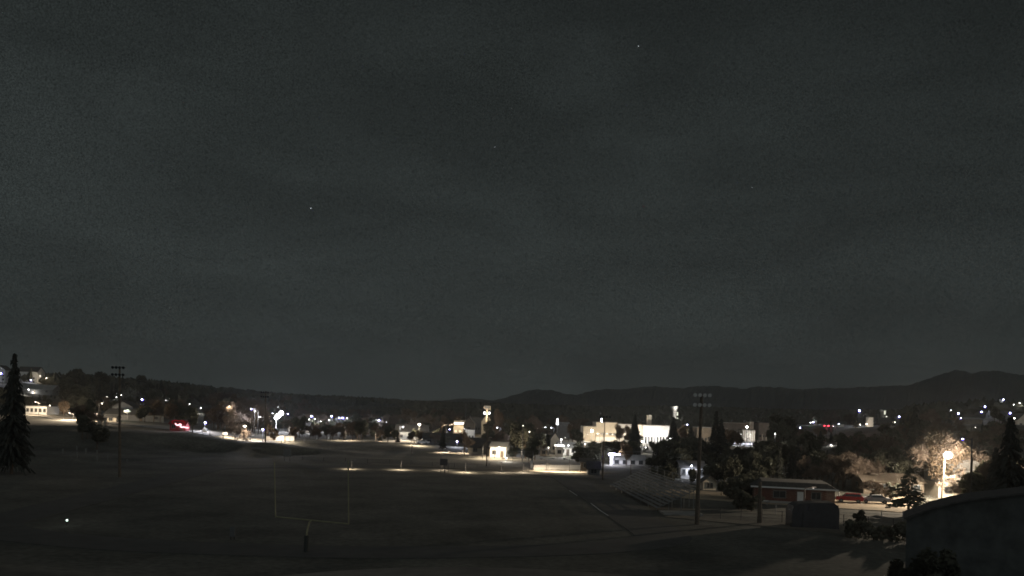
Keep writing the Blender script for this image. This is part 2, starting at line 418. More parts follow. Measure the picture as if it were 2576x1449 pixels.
# ---------------------------------------------------------------- lamps
def lamp_post(px, py, label, r=3.0, tint='cool', power=1500, Y=None, h=7.0, style='arm', arm=1.2, name='street_lamp', group='street lamps lit in the town', s=None, light=True, side=None):
    """street lamp whose lens is seen at px, py"""
    if Y is None: Y = lamp_depth(px, py, h)
    head = point(px, py, Y); side = side if side is not None else rnd.choice((-1, 1))
    if style == 'globe' or style == 'tall': arm = 0.0
    gx = head.x - side * arm; gz = g(gx, Y)
    H = max(1.8, head.z - gz); gz = head.z - H
    c = {'cool': COOL, 'warm': WARM, 'white': WHITE, 'red': (1, .04, .07), 'violet': VIOLET}[tint]
    t = thing(name, label, 'street lamp' if name == 'street_lamp' else 'lamp', (gx, Y, gz), 0, group)
    far = Y > 330
    n = 6
    pr = (.09 + H * .004) * (.6 if s and s <= 4 else 1)
    MB().cyl((0, 0, -.3), (0, 0, H + (.1 if arm else -.2)), pr, pr * .6, n).build('pole', M_tyre if name in ('field_fill_lamp', 'fence_lamp') or 'park grass' in label else M_metal if power > 6000 and not (s and s <= 4) else M_dark, t)
    rad = max(.10, r * Y / F * .40)
    st = (s or 60) // 3 or 1
    if name in ('fence_lamp', 'field_fill_lamp') or 'park grass' in label: st = .15
    gm = glow('lens_%s_%s' % (tint, st), tuple(.55 * a + .45 for a in c) if tint in ('cool', 'warm', 'white') else c, st)
    if arm:
        MB().cyl((0, 0, H - .1), (side * arm, 0, H + .18), .05, .04, 5).build('arm', M_dark, t)
        hd = MB().ball((side * arm, 0, H + .16), .42, 8, 5, (1, .55, .32)).build('lamp_head', M_dark, t)
        MB().ball((side * arm, 0, H), rad, 10, 6, (1, .9, .8)).build('lens', gm, hd)
    else:
        hd = MB().cyl((0, 0, H + rad * .8), (0, 0, H + rad * .8 + .14), .3, .1, 8).build('lamp_head', M_dark, t)
        MB().ball((0, 0, H), rad, 10, 6).build('lens', gm, hd)
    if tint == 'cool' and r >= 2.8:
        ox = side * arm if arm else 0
        MB().ball((ox + rad * .35, rad * .9, H - rad * .45), rad * 1.75, 10, 6, (1, .5, 1)).build('fringe_glow', glow('violet_fringe', (.09, .05, 1.0), 2.6), hd)  # violet glowing ball standing in for the colour fringe around bright lamps
    if light: plight(t, (side * arm if arm else 0, -rad - (.8 if s and s <= 4 else .2), H - .1), power, c, .3, spot=(166 if ('low shaded' in label or name in ('fence_lamp', 'field_fill_lamp')) else None))
    protect(px - r - 1, py - r - 1, px + r + 1, py + r + 1, Y)
    return t

LAMPS = [
 # px, py, r, tint, power, depth(None = from height), label
 (2, 939, 4.5, 'cool', 900, 560, 'bright white lamp at the left edge beside the tall dark conifer'),
 (77, 956, 2.8, 'cool', 900, 600, 'white lamp below the pale house on the left hill'),
 (101, 946, 2.2, 'warm', 500, 620, 'dim lamp between the two pale houses on the left hill'),
 (117, 951, 2.6, 'warm', 500, 610, 'lamp under the second pale house on the left hill'),
 (72, 980, 2.8, 'white', 500, 452, 'small lamp halfway down the left hill, above the pale roof'),
 (83, 987, 2.2, 'white', 400, 470, 'small lamp at the end of the pale roof on the left hill'),
 (236, 1041, 4.0, 'warm', 3000, 292, 'warm lamp beside the left road, above two pale gate pillars'),
 (293, 999, 2.4, 'white', 300, 520, 'leftmost of two faint lamps in dark trees above the left road'),
 (305, 994, 2.0, 'white', 300, 540, 'rightmost of two faint lamps in dark trees above the left road'),
 (269, 998, 1.8, 'warm', 200, 520, 'very faint warm lamp in trees left of two faint lamps'),
 (257, 1015, 2.6, 'warm', 300, 325, 'faint pinkish lamp low in trees left of the starry white lamp'),
 (357, 1005, 4.5, 'cool', 1500, 430, 'starry blue-white lamp in the dark trees above the left road'),
 (417, 1007, 1.8, 'white', 300, 480, 'tiny lamp in the trees right of the starry lamp'),
 (477, 1016, 2.0, 'white', 300, 470, 'tiny lamp above the dark round tree by the red sign'),
 (505, 1026, 2.8, 'white', 500, 440, 'oval white lamp in the trees above the flared lamp base'),
 (577, 1022, 1.9, 'warm', 300, 283, 'faint warm lamp high in the bare brown trees'),
 (632, 1029, 3.2, 'cool', 900, 283, 'blue-white lamp in the trees left of the floodlight mast'),
 (641, 1034, 1.8, 'white', 300, 283, 'small lamp just below right of a blue-white lamp'),
 (654, 1049, 2.1, 'white', 300, 283, 'small white lamp left of the tall dark mast'),
 (686, 1040, 2.2, 'cool', 300, 420, 'small lamp close left of the blazing twin floodlight'),
 (699, 1024, 1.6, 'white', 100, 520, 'faint dot of a lamp above the blazing twin floodlight'),
 (724, 1041, 2.9, 'cool', 500, 430, 'small blue-white lamp right of the blazing twin floodlight'),
 (783, 1047, 4.2, 'cool', 1500, 420, 'bright lamp at the end of a pale awning'),
 (778, 1055, 2.0, 'white', 300, 400, 'small lamp under the awning, left end'),
 (792, 1054, 2.4, 'white', 300, 400, 'small lamp under the middle of the awning'),
 (807, 1060, 2.0, 'white', 300, 400, 'pale lamp at the right end of the awning'),
 (828, 1056, 2.4, 'white', 500, 420, 'small lamp lower left of an arched bright lamp'),
 (834, 1047, 3.5, 'cool', 900, 430, 'bright bluish lamp left of the heart-shaped pair'),
 (853, 1051, 3.6, 'cool', 1000, 430, 'left lamp of a heart-shaped bright pair'),
 (862, 1051, 4.2, 'cool', 1200, 420, 'right lamp of a heart-shaped bright pair'),
 (873, 1052, 2.2, 'white', 500, 430, 'small lamp close right of the heart-shaped pair'),
 (953, 1057, 4.6, 'cool', 2200, 400, 'bright lamp lighting a bare tree crown left of the warm tall lamp'),
 (972, 1062, 1.6, 'white', 200, 430, 'dot of a lamp right of the lit tree crown'),
 (1014, 1074, 3.6, 'white', 900, 338, 'slanting white lamp above a small house roof'),
 (1131, 1080, 2.8, 'cool', 500, 340, 'small lamp under the warm lit shop front'),
 (1251, 1076, 2.5, 'cool', 500, 330, 'small blue-white lamp at foot of the lit pointed tree'),
 (1289, 1113, 4.0, 'cool', 500, 262, 'round blue-white lamp alone in the black tree mass'),
 (1274, 1152, 2.6, 'white', 400, 228, 'low round lamp at the end of the bright bungalow'),
 (1291, 1069, 1.8, 'warm', 200, 420, 'faint lamp in dark trees left of the tan tree clump'),
 (1316, 1071, 1.8, 'warm', 200, 234, 'faint lamp under the left side of the tan tree clump'),
 (1354, 1077, 2.6, 'warm', 600, 400, 'warm lamp right of the tan tree clump'),
 (1332, 1086, 2.1, 'warm', 150, 232, 'dim orange lamp low in the black tree mass'),
 (1372, 1075, 2.2, 'cool', 400, 400, 'left of two small lamps before the white house'),
 (1387, 1076, 2.7, 'cool', 400, 400, 'right of two small lamps before the white house'),
 (1422, 1101, 1.8, 'white', 200, 320, 'tiny lamp above the roof of the glaring white house'),
 (1472, 1117, 2.6, 'warm', 500, 300, 'warm porch lamp beneath the big pale hall'),
 (1616, 1110, 3.4, 'white', 900, 330, 'white lamp at lower left of the glaring portico'),
 (1624, 1126, 2.1, 'white', 300, 290, 'tiny lamp in the dark below the glaring portico'),
 (1686, 1103, 2.0, 'white', 200, 258, 'tiny lamp between portico and dark conifers'),
 (1729, 1068, 2.8, 'cool', 500, 430, 'blue-white lamp between tower and floodlight mast'),
 (1864, 1092, 1.9, 'white', 200, 350, 'small lamp left of the lit columns'),
 (1950, 1091, 2.6, 'white', 300, 262, 'white lamp at the foot of the big round dark tree'),
 (2013, 1076, 3.0, 'cool', 600, 470, 'blue-white lamp right of the big round dark tree'),
 (2039, 1063, 2.0, 'white', 300, 560, 'left lamp of a pair above a green light bar'),
 (2046, 1062, 3.0, 'cool', 600, 560, 'right lamp of a pair above a green light bar'),
 (2074, 1071, 3.0, 'red', 500, 415, 'left one of two red beacon lamps'),
 (2084, 1071, 3.6, 'red', 900, 415, 'right one of two red beacon lamps'),
 (2096, 1072, 1.9, 'white', 300, 415, 'dim white lamp right of the red beacons'),
 (2110, 1066, 3.0, 'cool', 600, 560, 'bluish lamp on a pole above the small white kiosk'),
 (2091, 1119, 2.5, 'white', 300, 300, 'lone white lamp under a faintly lit crown'),
 (2162, 1033, 4.6, 'cool', 2500, 520, 'tall pole lamp over the white tank, right of centre'),
 (2180, 1067, 2.6, 'warm', 500, 500, 'warm lamp at the foot of the white tank'),
 (2164, 1068, 2.8, 'warm', 400, 500, 'pale lamp at the foot of the tall pole lamp'),
 (2262, 1048, 3.9, 'cool', 900, 480, 'blue-white lamp right of the grey silo'),
 (2251, 1062, 2.2, 'warm', 300, 450, 'small lamp below left of the lamp by the silo'),
 (2392, 1032, 2.2, 'cool', 300, 600, 'small lamp, leftmost on the right hillside'),
 (2411, 1040, 3.9, 'cool', 600, 560, 'bright lamp left of the long pale roof on the right hillside'),
 (2417, 1052, 2.9, 'cool', 400, 425, 'lamp below the bright lamp left of the long pale roof'),
 (2478, 1023, 3.9, 'cool', 600, 600, 'upper lamp at the right end of the long pale roof'),
 (2469, 1036, 3.9, 'cool', 600, 560, 'lower lamp at the right end of the long pale roof'),
 (2524, 1005, 3.6, 'cool', 600, 650, 'topmost lamp on the right hillside'),
 (2550, 1018, 2.1, 'white', 300, 620, 'small lamp under the topmost lamp, on its right'),
 (2565, 1014, 2.4, 'white', 300, 620, 'small lamp near the right edge, above the lit gable'),
 (2541, 1039, 4.4, 'cool', 900, 520, 'tall bluish lamp left of the lit gable near right edge'),
 (2552, 1052, 3.0, 'white', 900, 424, 'white lamp on the corner of the lit gable near right edge'),
 (2422, 1104, 2.8, 'cool', 200, 112, 'small lamp in the brown trees above the blazing street lamp'),
 (2332, 1147, 1.8, 'white', 200, 210, 'tiny lamp left of the blazing street lamp'),
 (2454, 1075, 1.6, 'warm', 100, 250, 'faint lamp right under the tan house on the hillside'),
]
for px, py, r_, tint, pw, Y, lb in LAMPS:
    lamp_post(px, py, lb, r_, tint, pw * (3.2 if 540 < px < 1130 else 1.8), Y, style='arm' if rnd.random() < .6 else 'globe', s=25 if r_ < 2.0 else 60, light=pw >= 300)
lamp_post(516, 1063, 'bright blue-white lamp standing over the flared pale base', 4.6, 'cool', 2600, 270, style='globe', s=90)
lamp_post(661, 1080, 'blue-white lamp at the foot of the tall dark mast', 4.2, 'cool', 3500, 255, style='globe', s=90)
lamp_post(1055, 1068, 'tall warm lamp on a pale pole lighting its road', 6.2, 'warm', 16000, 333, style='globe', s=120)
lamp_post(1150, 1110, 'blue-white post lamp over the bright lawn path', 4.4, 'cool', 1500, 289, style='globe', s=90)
lamp_post(616, 1072, 'glaring white lamp leaning over the lit bare tree', 6.0, 'warm', 6000, 255, style='arm', arm=2.2, side=1, s=120)
lamp_post(1489, 1084, 'glaring lamp in front of the big pale hall', 7.6, 'white', 6500, 385, style='globe', s=150)
lamp_post(1879, 1074, 'glaring lamp on a post before the lit columns', 5.6, 'white', 5000, 440, style='globe', s=120)
lamp_post(1517, 1149, 'dim violet lamp on the thick dark pole', 3.2, 'violet', 12, 190, style='globe', s=2)
# the blazing twin floodlight
def floodlight(px, py, px2, py2, Y, label, power):
    a = point(px, py, Y); b = point(px2, py2, Y); gz = g(a.x, Y); H = a.z - gz
    t = thing('floodlight', label, 'floodlight', (a.x, Y, gz))
    MB().cyl((0, 0, -.3), (0, 0, H), .16, .12, 8).build('pole', M_paintw, t)
    d = b - a
    MB().cyl((0, 0, H - .1), (d.x, 0, H + d.z - .1), .08, .08, 6).build('arm', M_metal, t)
    for k, q in enumerate((0, .45, 1.0)):
        hd = MB().box((d.x * q, .2, H + d.z * q + .1), (1.4, .5, 1.3)).build('lamp_head', M_dark, t)
        MB().ball((d.x * q, -.4, H + d.z * q + .1), .95 if k else .7, 10, 6, (1.05, .5, 1)).build('lens', glow('lens_flood', (.93, .94, 1), 150), hd)
        plight(t, (d.x * q, -1.4, H + d.z * q), power / 3, (.9, .9, 1.0), .4)
    protect(px - 8, py2 - 8, px2 + 8, py + 8, Y)
floodlight(695, 1052, 708, 1040, 375, 'blazing twin floodlight on a pale pole above lit shrubs', 20000)

# the twin lamp under the billboard
Y = 430; a = point(1219, 1039, Y); b = point(1231, 1039, Y)
t = thing('twin_lamp_mast', 'mast with two big round lamps under a small pale board', 'lamp mast', ((a.x + b.x) / 2, Y, g(a.x, Y)))
H = a.z - t.location.z; hw = (b.x - a.x) / 2
MB().cyl((0, .3, -.3), (0, .3, H + 3.6), .28, .2, 8).build('pole', M_cream, t)
MB().cyl((-hw, 0, H - .5), (hw, 0, H - .5), .1, .1, 6).build('crossarm', M_metal, t)
for s_, rr in ((-1, .6), (1, .52)):
    o = MB().ball((s_ * hw, -.1, H), rr, 12, 8, (.9, .9, 1.12)).build('lens', glow('lens_twin', (.93, .93, 1), 6), t)
    plight(t, (s_ * hw, -1.8, H - 1), 2200, (1.0, .78, .50), .5)
t2 = thing('billboard', 'small pale box sign above the two round lamps', 'sign', (t.location.x, Y, t.location.z + H + 1.9))
MB().box((0, 0, .95), (3.3, .5, 1.7)).build('sign_box', M_cream, t2)
MB().box((0, -.27, .95), (2.9, .03, 1.35)).build('sign_face', glow('sign_face', (.85, .80, .74), .16), t2)
for k in range(2): MB().box((0, -.31, .72 + k * .42), (2.4, .04, .16)).build('sign_bar', M_grey, t2)
protect(1210, 1018, 1240, 1048, Y)

# ---------------------------------------------------------------- buildings
def window(parent, cx, cy_, cz, wx, wz, face, lit=None, bars=True):
    """window on a wall facing -Y ('f') or sideways ('l','r')"""
    d = .08
    fr = MB()
    if face == 'f':
        for x0, z0, sx, sz in ((0, wz/2, wx + .16, .1), (0, -wz/2, wx + .2, .12), (-wx/2, 0, .1, wz), (wx/2, 0, .1, wz)) + (((0, 0, .06, wz),) if bars else ()):
            fr.box((cx + x0, cy_ - d, cz + z0), (sx, .1, sz))
        pane = MB().box((cx, cy_ - .03, cz), (wx, .05, wz))
    else:
        s_ = -1 if face == 'l' else 1
        for y0, z0, sy, sz in ((0, wz/2, wx + .16, .1), (0, -wz/2, wx + .2, .12), (-wx/2, 0, .1, wz), (wx/2, 0, .1, wz)):
            fr.box((cx + s_ * d, cy_ + y0, cz + z0), (.1, sy, sz))
        pane = MB().box((cx + s_ * .03, cy_, cz), (.05, wx, wz))
    o = fr.build('window', M_oldw, parent)
    pane.build('pane', lit or M_glass, o)
    return o
M_lit = glow('lit_window', (1.0, .78, .5), 1.6)
M_litdim = glow('dim_window', (.95, .85, .65), .35)
def gable_house(px, Y, label, W, D, wh, rh, rz=0, wm=M_white, rm=M_roof, nwin=3, axis='x', name='house', loc=None, lit=(), door=True, chimney=False, group=None, storeys=1, prot=True, cat=None):
    base = loc or stand(px, Y)
    t = thing(name, label, cat or name.replace('_', ' '), (base.x, base.y, base.z), rz, group)
    mb = MB()
    if axis == 'x':    # ridge along x, eaves face the viewer
        prof = [(-D/2, -.6), (D/2, -.6), (D/2, wh), (0, wh + rh), (-D/2, wh)]
        n = len(prof); i = 0
        for x in (-W/2, W/2):
            for yy, z in prof: mb.v.append((x, yy, z))
    else:
        prof = [(-W/2, -.6), (W/2, -.6), (W/2, wh), (0, wh + rh), (-W/2, wh)]
        n = len(prof)
        for yy in (-D/2, D/2):
            for x, z in prof: mb.v.append((x, yy, z))
    for k in range(n): mb.f.append((k, (k+1) % n, n + (k+1) % n, n + k))
    mb.f.append(tuple(reversed(range(n)))); mb.f.append(tuple(range(n, 2*n)))
    mb.build('wall', wm, t)
    ov = .4; th = .14; rb = MB()
    half = (D if axis == 'x' else W) / 2; ln = (W if axis == 'x' else D) / 2 + ov
    sl = rh / half
    for s_ in (-1, 1):
        a0 = (s_ * (half + ov), wh - ov * sl + .03); a1 = (0, wh + rh + .03)
        pts = [a0, a1, (a1[0], a1[1] + th), (a0[0], a0[1] + th)]
        i = len(rb.v)
        for e_ in (-ln, ln):
            for q, z in pts: rb.v.append((e_, q, z) if axis == 'x' else (q, e_, z))
        for k in range(4): rb.f.append((i+k, i+(k+1) % 4, i+4+(k+1) % 4, i+4+k))
        rb.f += [(i+3, i+2, i+1, i), (i+4, i+5, i+6, i+7)]
    rf = rb.build('roof', rm, t)
    if chimney: MB().box((W * .2, 0 if axis == 'x' else D * .1, wh + rh + .1), (.7, .7, 1.6)).build('chimney', M_brick, rf)
    k = 0
    for st in range(storeys):
        zc = min(1.5, wh * .6) + st * 2.7
        if storeys == 1 and wh < 2: zc = wh * .55
        for q in range(nwin):
            x = -W/2 + W * (q + .5) / nwin
            if door and st == 0 and q == nwin // 2:
                dd = MB().box((x, -D/2 - .05, 1.0), (.95, .08, 2.0)).build('door', M_wood, t)
                MB().ball((x + .35, -D/2 - .12, 1.0), .05, 6, 4).build('handle', M_metal, dd)
                k += 1; continue
            window(t, x, -D/2, zc, min(1.3, W / nwin * .5), 1.1, 'f', M_lit if k in lit else None); k += 1
        if D > 5:
            for s_ in 'lr': window(t, -W/2 if s_ == 'l' else W/2, 0, zc, 1.2, 1.1, s_)
    if prot:
        a = pix((base.x - W/2, base.y, base.z)); b = pix((base.x + W/2, base.y, base.z + wh + rh)); protect(a[0], b[1], b[0], a[1], base.y - D/2)
    return t
def wall_lamp(p, label, c, power, r=.35, st=60, group=None, tint='w', name='wall_lamp'):
    t = thing(name, label, 'lamp', p, 0, group)
    MB().box((0, .1, 0), (r * 1.6, .16, r * 1.4)).build('bracket', M_dark, t)
    MB().ball((0, -.1, 0), r, 10, 6, (1, .7, .8)).build('lens', glow('wlens_%s_%d' % (tint, st), c, st), t)
    plight(t, (0, -r - .5, -.1), power, c, .25)
    return t

def flat_hall(px0, px1, ptop, Y, label, wm, depth=14, parapet=True, name='hall', wins=0, group=None, rm=M_roof, prot=True, win_lit=None, cat='building'):
    a = stand(px0, Y); b = stand(px1, Y); W = b.x - a.x; H = top_of((px0 + px1) / 2, ptop, Y) - min(a.z, b.z)
    t = thing(name, label, cat, ((a.x + b.x) / 2, Y + depth / 2, min(a.z, b.z)), 0, group)
    MB().box((0, 0, H / 2 - .3), (W, depth, H + .6)).build('wall', wm, t)
    if parapet: MB().box((0, 0, H + .14), (W + .3, depth + .3, .28)).build('roof', rm, t)
    for k in range(wins):
        x = -W/2 + W * (k + .5) / wins
        window(t, x, -depth/2, min(H * .55, 2.4), min(1.6, W / wins * .55), 1.3, 'f', win_lit)
    if prot: protect(px0, ptop, px1, min(ptop + (H * F / Y), 1103), Y)
    return t, W, H

# left side
th, W, H = flat_hall(64, 117, 1022, 325, 'long low pale building beside the left end of the road', M_white, 9, wins=5)
flat_hall(119, 135, 1022, 345, 'small pale box building right of the long low building', M_cream, 6, wins=1, name='house')
wall_lamp(point(126, 1021, 341), 'shaded lamp over the small pale box building', WARM, 900, .3, 20)
lamp_post(90, 1012, 'slim dim lamp in front of the long low pale building', 1.4, 'warm', 6000, 318, s=3)
lamp_post(176, 1040, 'low dim lamp over the brightest end of the left road', 1.2, 'warm', 16000, 297, s=3)
gable_house(77, 628, 'pale house on top of the left hill', 15, 10, 9, 3.5, wm=M_white, storeys=2, nwin=3, lit=(1,))
gable_house(102, 640, 'small pale house behind a lamp on the left hill', 9, 8, 5, 3, wm=M_cream, storeys=1)
gable_house(120, 650, 'wide pale house right of two others on the left hill', 16, 10, 6, 3, wm=M_white, storeys=1)
gable_house(5, 575, 'pale house at the left edge behind the conifer', 9, 8, 8, 3, wm=M_white, storeys=2, axis='y')
gable_house(98, 475, 'low house with pale metal roof on the left hill', 20, 9, 2.6, 2.4, wm=M_grey, rm=M_roofl)
for px, lb in ((252, 'left pale gate pillar below the warm road lamp'), (265, 'right pale gate pillar below the warm road lamp')):
    p = stand(px, 268); hh = top_of(px, 1052, 268) - p.z
    tt = thing('gate_pillar', lb, 'pillar', p, 0, 'gate pillars'); MB().box((0, 0, hh/2 - .3), (.85 if px > 260 else 1.3, .8, hh + .6)).build('shaft', M_cream, tt); MB().box((0, 0, hh + .1), (1.5 if px < 260 else 1.1, 1.0, .2)).build('cap', M_conc, tt)
gable_house(283, 300, 'low pale shed right of the gate pillars', 4, 3, 1.5, .6, wm=M_cream, name='shed', nwin=1, door=False)
gable_house(318, 330, 'grey house with a blue-white lit sign window', 8, 7, 4.6, 2, wm=M_grey, axis='y', nwin=2, prot=False)
p = point(316, 1050, 325.5); o = thing('backlit_sign', 'bright blue-white panel on the grey house wall', 'sign', p)
MB().box((0, 0.12, 0), (2.6, .14, .95)).build('housing', M_dark, o); MB().box((0, 0, 0), (2.3, .1, .7)).build('panel', glow('panel_blue', (.75, .8, 1), 8), o); plight(o, (0, -.8, 0), 160, COOL, .4); protect(306, 1045, 326, 1056, 324)
gable_house(350, 320, 'long dark low house with pale eaves right of the lit panel', 22, 9, 2.2, 2.0, wm=M_grey, nwin=4, prot=False)
p = stand(344, 316); tt = thing('awning', 'small greenish white lit awning over the long dark house', 'awning', (p.x, 308, top_of(344, 1036, 308)))
MB().ball((0, 0, 0), 1.5, 12, 6, (1, .5, .45)).build('cover', M_white, tt); MB().cyl((0, .3, 0), (0, .3, -3.2), .06, .06, 6).build('post', M_metal, tt); plight(tt, (0, -1.5, 1.0), 260, (.8, 1, .8), .2)

# red neon sign on a kiosk
p = stand(452, 268); kz = p.z
t = gable_house(452, 268, 'small red-lit kiosk at the roadside carrying a squiggle of neon', 5.0, 3.2, 2.2, .9, wm=mat('red_paint', (.22, .03, .04), .6, .15, 1), rm=mat('red_roof', (.15, .03, .03), .7, .15, 1), name='kiosk', nwin=2)
neon = thing('neon_sign', 'red and white squiggle of neon light on the roadside kiosk', 'sign', point(452, 1068, 265.6))
mb = MB(); pts = [(441, 1065), (444, 1069), (449, 1070), (451, 1067), (456, 1068), (453, 1072), (457, 1075), (462, 1074), (465, 1075), (470, 1076), (474, 1076)]
q = [point(a, b, 265.6) - neon.location for a, b in pts]
for a, b in zip(q, q[1:]): mb.cyl(a, b, .2, .2, 6)
mb.build('tube', glow('neon_white', (1, .45, .5), 3), neon)
mb = MB(); q = [point(a, b, 265.8) - neon.location for a, b in ((434, 1066), (433, 1060), (440, 1057), (450, 1059), (460, 1058), (464, 1063), (467, 1071))]
for a, b in zip(q, q[1:]): mb.cyl(a, b, .14, .14, 6)
mb.build('outline_tube', glow('neon_red', (1, .03, .06), .16), neon)
MB().box((0, .3, -1.2), (.2, .2, 5)).build('post', M_dark, neon)
plight(neon, (0, -1.2, .3), 26, (1, .05, .09), .5); plight(neon, (0.4, 1.2, 2.3), 22, (1, .05, .09), .5)
protect(432, 1055, 476, 1080, 262)

# flared base and guy wire under the lamp
p = stand(514, 269); hh = 0
t = thing('flared_base', 'pale flared cone standing under the blue-white lamp', 'lamp base', p)
zt = top_of(512, 1076, 269) - p.z
MB().cyl((0, 0, -.3), (0, 0, zt), 1.1, .35, 12).build('cone', M_paintw, t)
t = thing('guy_wire', 'thin pale wire slanting from the flared base to the ground', 'wire', p)
e_ = point(536, 1092, 266) - p
MB().cyl((.2, 0, zt), (e_.x, e_.y, e_.z), .05, .05, 5).build('strand', M_metal, t)
for px, Y, top, lb in ((565, 262, 1087, 'small white board on posts at the roadside'),):
    p = stand(px, Y); z1 = top_of(px, top, Y) - p.z; t = thing('notice_board', lb, 'sign', p)
    MB().box((0, 0, z1 - .45), (1.5, .12, .75)).build('board', M_paintw, t)
    for s_ in (-1, 1): MB().cyl((s_ * .5, 0, -.2), (s_ * .5, 0, z1 - .8), .05, .05, 6).build('post', M_dark, t)

# long lit wall by the road, behind shrubs
for px0, px1, top, Y, lb, m_ in ((668, 690, 1098, 262, 'short lit wall left of the big floodlight pole', M_cream), (692, 712, 1097, 262, 'lit wall section below the floodlight', M_white), (713, 740, 1097, 265, 'longer lit wall section right of the floodlight', M_white)):
    a = stand(px0, Y); b = stand(px1, Y); zt = top_of((px0+px1)/2, top, Y); z0 = min(a.z, b.z)
    t = thing('garden_wall', lb, 'wall', ((a.x+b.x)/2, Y, z0)); W = b.x - a.x; hh = max(.8, zt - z0)
    MB().box((0, 0, hh/2 - .2), (W, .3, hh + .4)).build('wall_body', m_, t); MB().box((0, 0, hh + .05), (W + .1, .42, .1)).build('coping', M_conc, t)
lamp_post(630, 1085, 'low shaded lamp between the lit wall and bare tree', 1.4, 'warm', 4500, 262, s=4)
lamp_post(575, 1084, 'low shaded lamp left of the lit bare tree', 1.3, 'warm', 2500, 262, s=4)
lamp_post(720, 1086, 'low shaded lamp behind lit shrubs below the floodlight', 1.3, 'warm', 5000, 262, s=4)
lamp_post(1010, 1096, 'low shaded lamp over the pale strip of road', 1.2, 'warm', 2500, 340, s=4)
gable_house(795, 425, 'long low building with a pale awning under bright lamps', 9, 8, 3.2, 1.6, wm=M_cream, nwin=3, prot=False)
gable_house(1036, 352, 'grey house with a dark hip roof left of the tall warm lamp', 13, 9, 3.4, 2.6, wm=M_white, nwin=3, rz=.1, prot=False)
gable_house(1080, 372, 'dark roofed house right of the tall warm lamp', 9, 9, 3.0, 2.6, wm=M_grey, nwin=2, prot=False)
gable_house(1118, 310, 'low dark house behind a parked car', 15, 9, 2.2, 1.8, wm=M_grey, nwin=3, prot=False)
gable_house(757, 385, 'cottage hidden among trees right of the floodlight', 9, 8, 3, 2.2, wm=M_tan, nwin=2, prot=False)
gable_house(905, 395, 'cottage with tan wall in the middle of the tree row', 10, 8, 3, 2.4, wm=M_tan, nwin=2, prot=False)
gable_house(870, 440, 'house behind the heart-shaped pair of lamps', 11, 8, 3.4, 2.6, wm=M_cream, nwin=2, prot=False)
gable_house(600, 400, 'brown house behind the bare trees by the left road', 12, 8, 3.6, 2.6, wm=M_tan, nwin=3, prot=False)
gable_house(545, 420, 'small house high behind the flared lamp base', 9, 8, 3.0, 2.4, wm=M_grey, nwin=2, prot=False)
# shop front, warm strip
t, W, H = flat_hall(1140, 1186, 1059, 410, 'low shop with a long warm lit front', M_cream, 12, wins=4, name='shop', win_lit=M_lit)
st = thing('light_strip', 'long warm white light strip along the shop eaves', 'light', point(1158, 1065, 408))
MB().box((0, 0, 0), (5.8, .25, .8)).build('tube', glow('strip_warm', (1, .86, .7), 7), st); plight(st, (0, -1.2, -.3), 1200, WARM, 1); MB().box((0, .35, 0), (6.0, .2, 1.0)).build('housing', M_dark, st)
st = thing('light_strip', 'short broken orange light strip left of the long shop strip', 'light', point(1126, 1070, 408))
for dx, dz in ((-1.7, 0), (-.5, .1), (.8, .1), (2.0, .5)): MB().box((dx, 0, dz), (.9, .2, .4)).build('tube', glow('strip_orange', (1, .72, .48), 2.2), st)
MB().cyl((0, .3, -9), (0, .3, 0), .1, .1, 6).build('post', M_dark, st); plight(st, (0, -1, -.5), 500, WARM, .5)
gable_house(1180, 402, 'tan gabled house end at the right of the lit shop', 5, 7, 6.5, 3, wm=M_tan, axis='y', nwin=1, storeys=2)
t, W, H = flat_hall(1170, 1192, 1081, 330, 'small pale flat roofed building under the shop', M_white, 6, wins=3, name='house')
lamp_post(1168, 1079, 'dim lamp at the left corner of the small pale building', 1.4, 'white', 900, 324, s=4)
t, W, H = flat_hall(1182, 1214, 1050, 470, 'dark long hall left of the twin lamp mast', M_grey, 10, wins=5)
gable_house(1224, 452, 'yellowish gabled building behind the twin lamp mast', 5.6, 8, 7, 4, wm=M_cream, axis='y', nwin=1, storeys=2, prot=False)
# barn, bungalow
bp = base_at(1212, 1143)
gable_house(0, bp.y, 'small barn with dark roof and pale front on the lit lawn', 10 * bp.y/300, 7, 2.2, 2.6, wm=M_cream, name='barn', nwin=2, loc=stand(1214, bp.y + 2), rz=0)
gable_house(0, bp.y, 'round topped tan shed joined to the barn', 5.5 * bp.y/300, 6, 2.6, 2.6, wm=M_tan, name='shed', axis='y', nwin=1, door=False, loc=stand(1231, bp.y + 1))
gable_house(0, 245, 'glaring white bungalow with reddish roof edge', 4.6, 6, 3.1, 1.2, wm=M_white, rm=M_roofl, name='bungalow', nwin=2, loc=stand(1258, 248), rz=-.2)
gable_house(0, 245, 'dark low annex left of the glaring bungalow', 4, 5, 2.5, 1.6, wm=M_tan, name='annex', nwin=1, loc=stand(1243, 255), cat='building')
lamp_post(1256, 1126, 'lamp glaring on the front of the white bungalow', 3.0, 'warm', 5500, 240, s=60)
lamp_post(1225, 1125, 'low shaded lamp before the barn', 1.2, 'warm', 4500, 246, s=4)
lamp_post(1120, 1128, 'low shaded lamp at the left end of the lawn path', 1.2, 'warm', 15000, 262, s=4)
lamp_post(1175, 1128, 'low shaded lamp at the right end of the lawn path', 1.2, 'warm', 15000, 262, s=4)
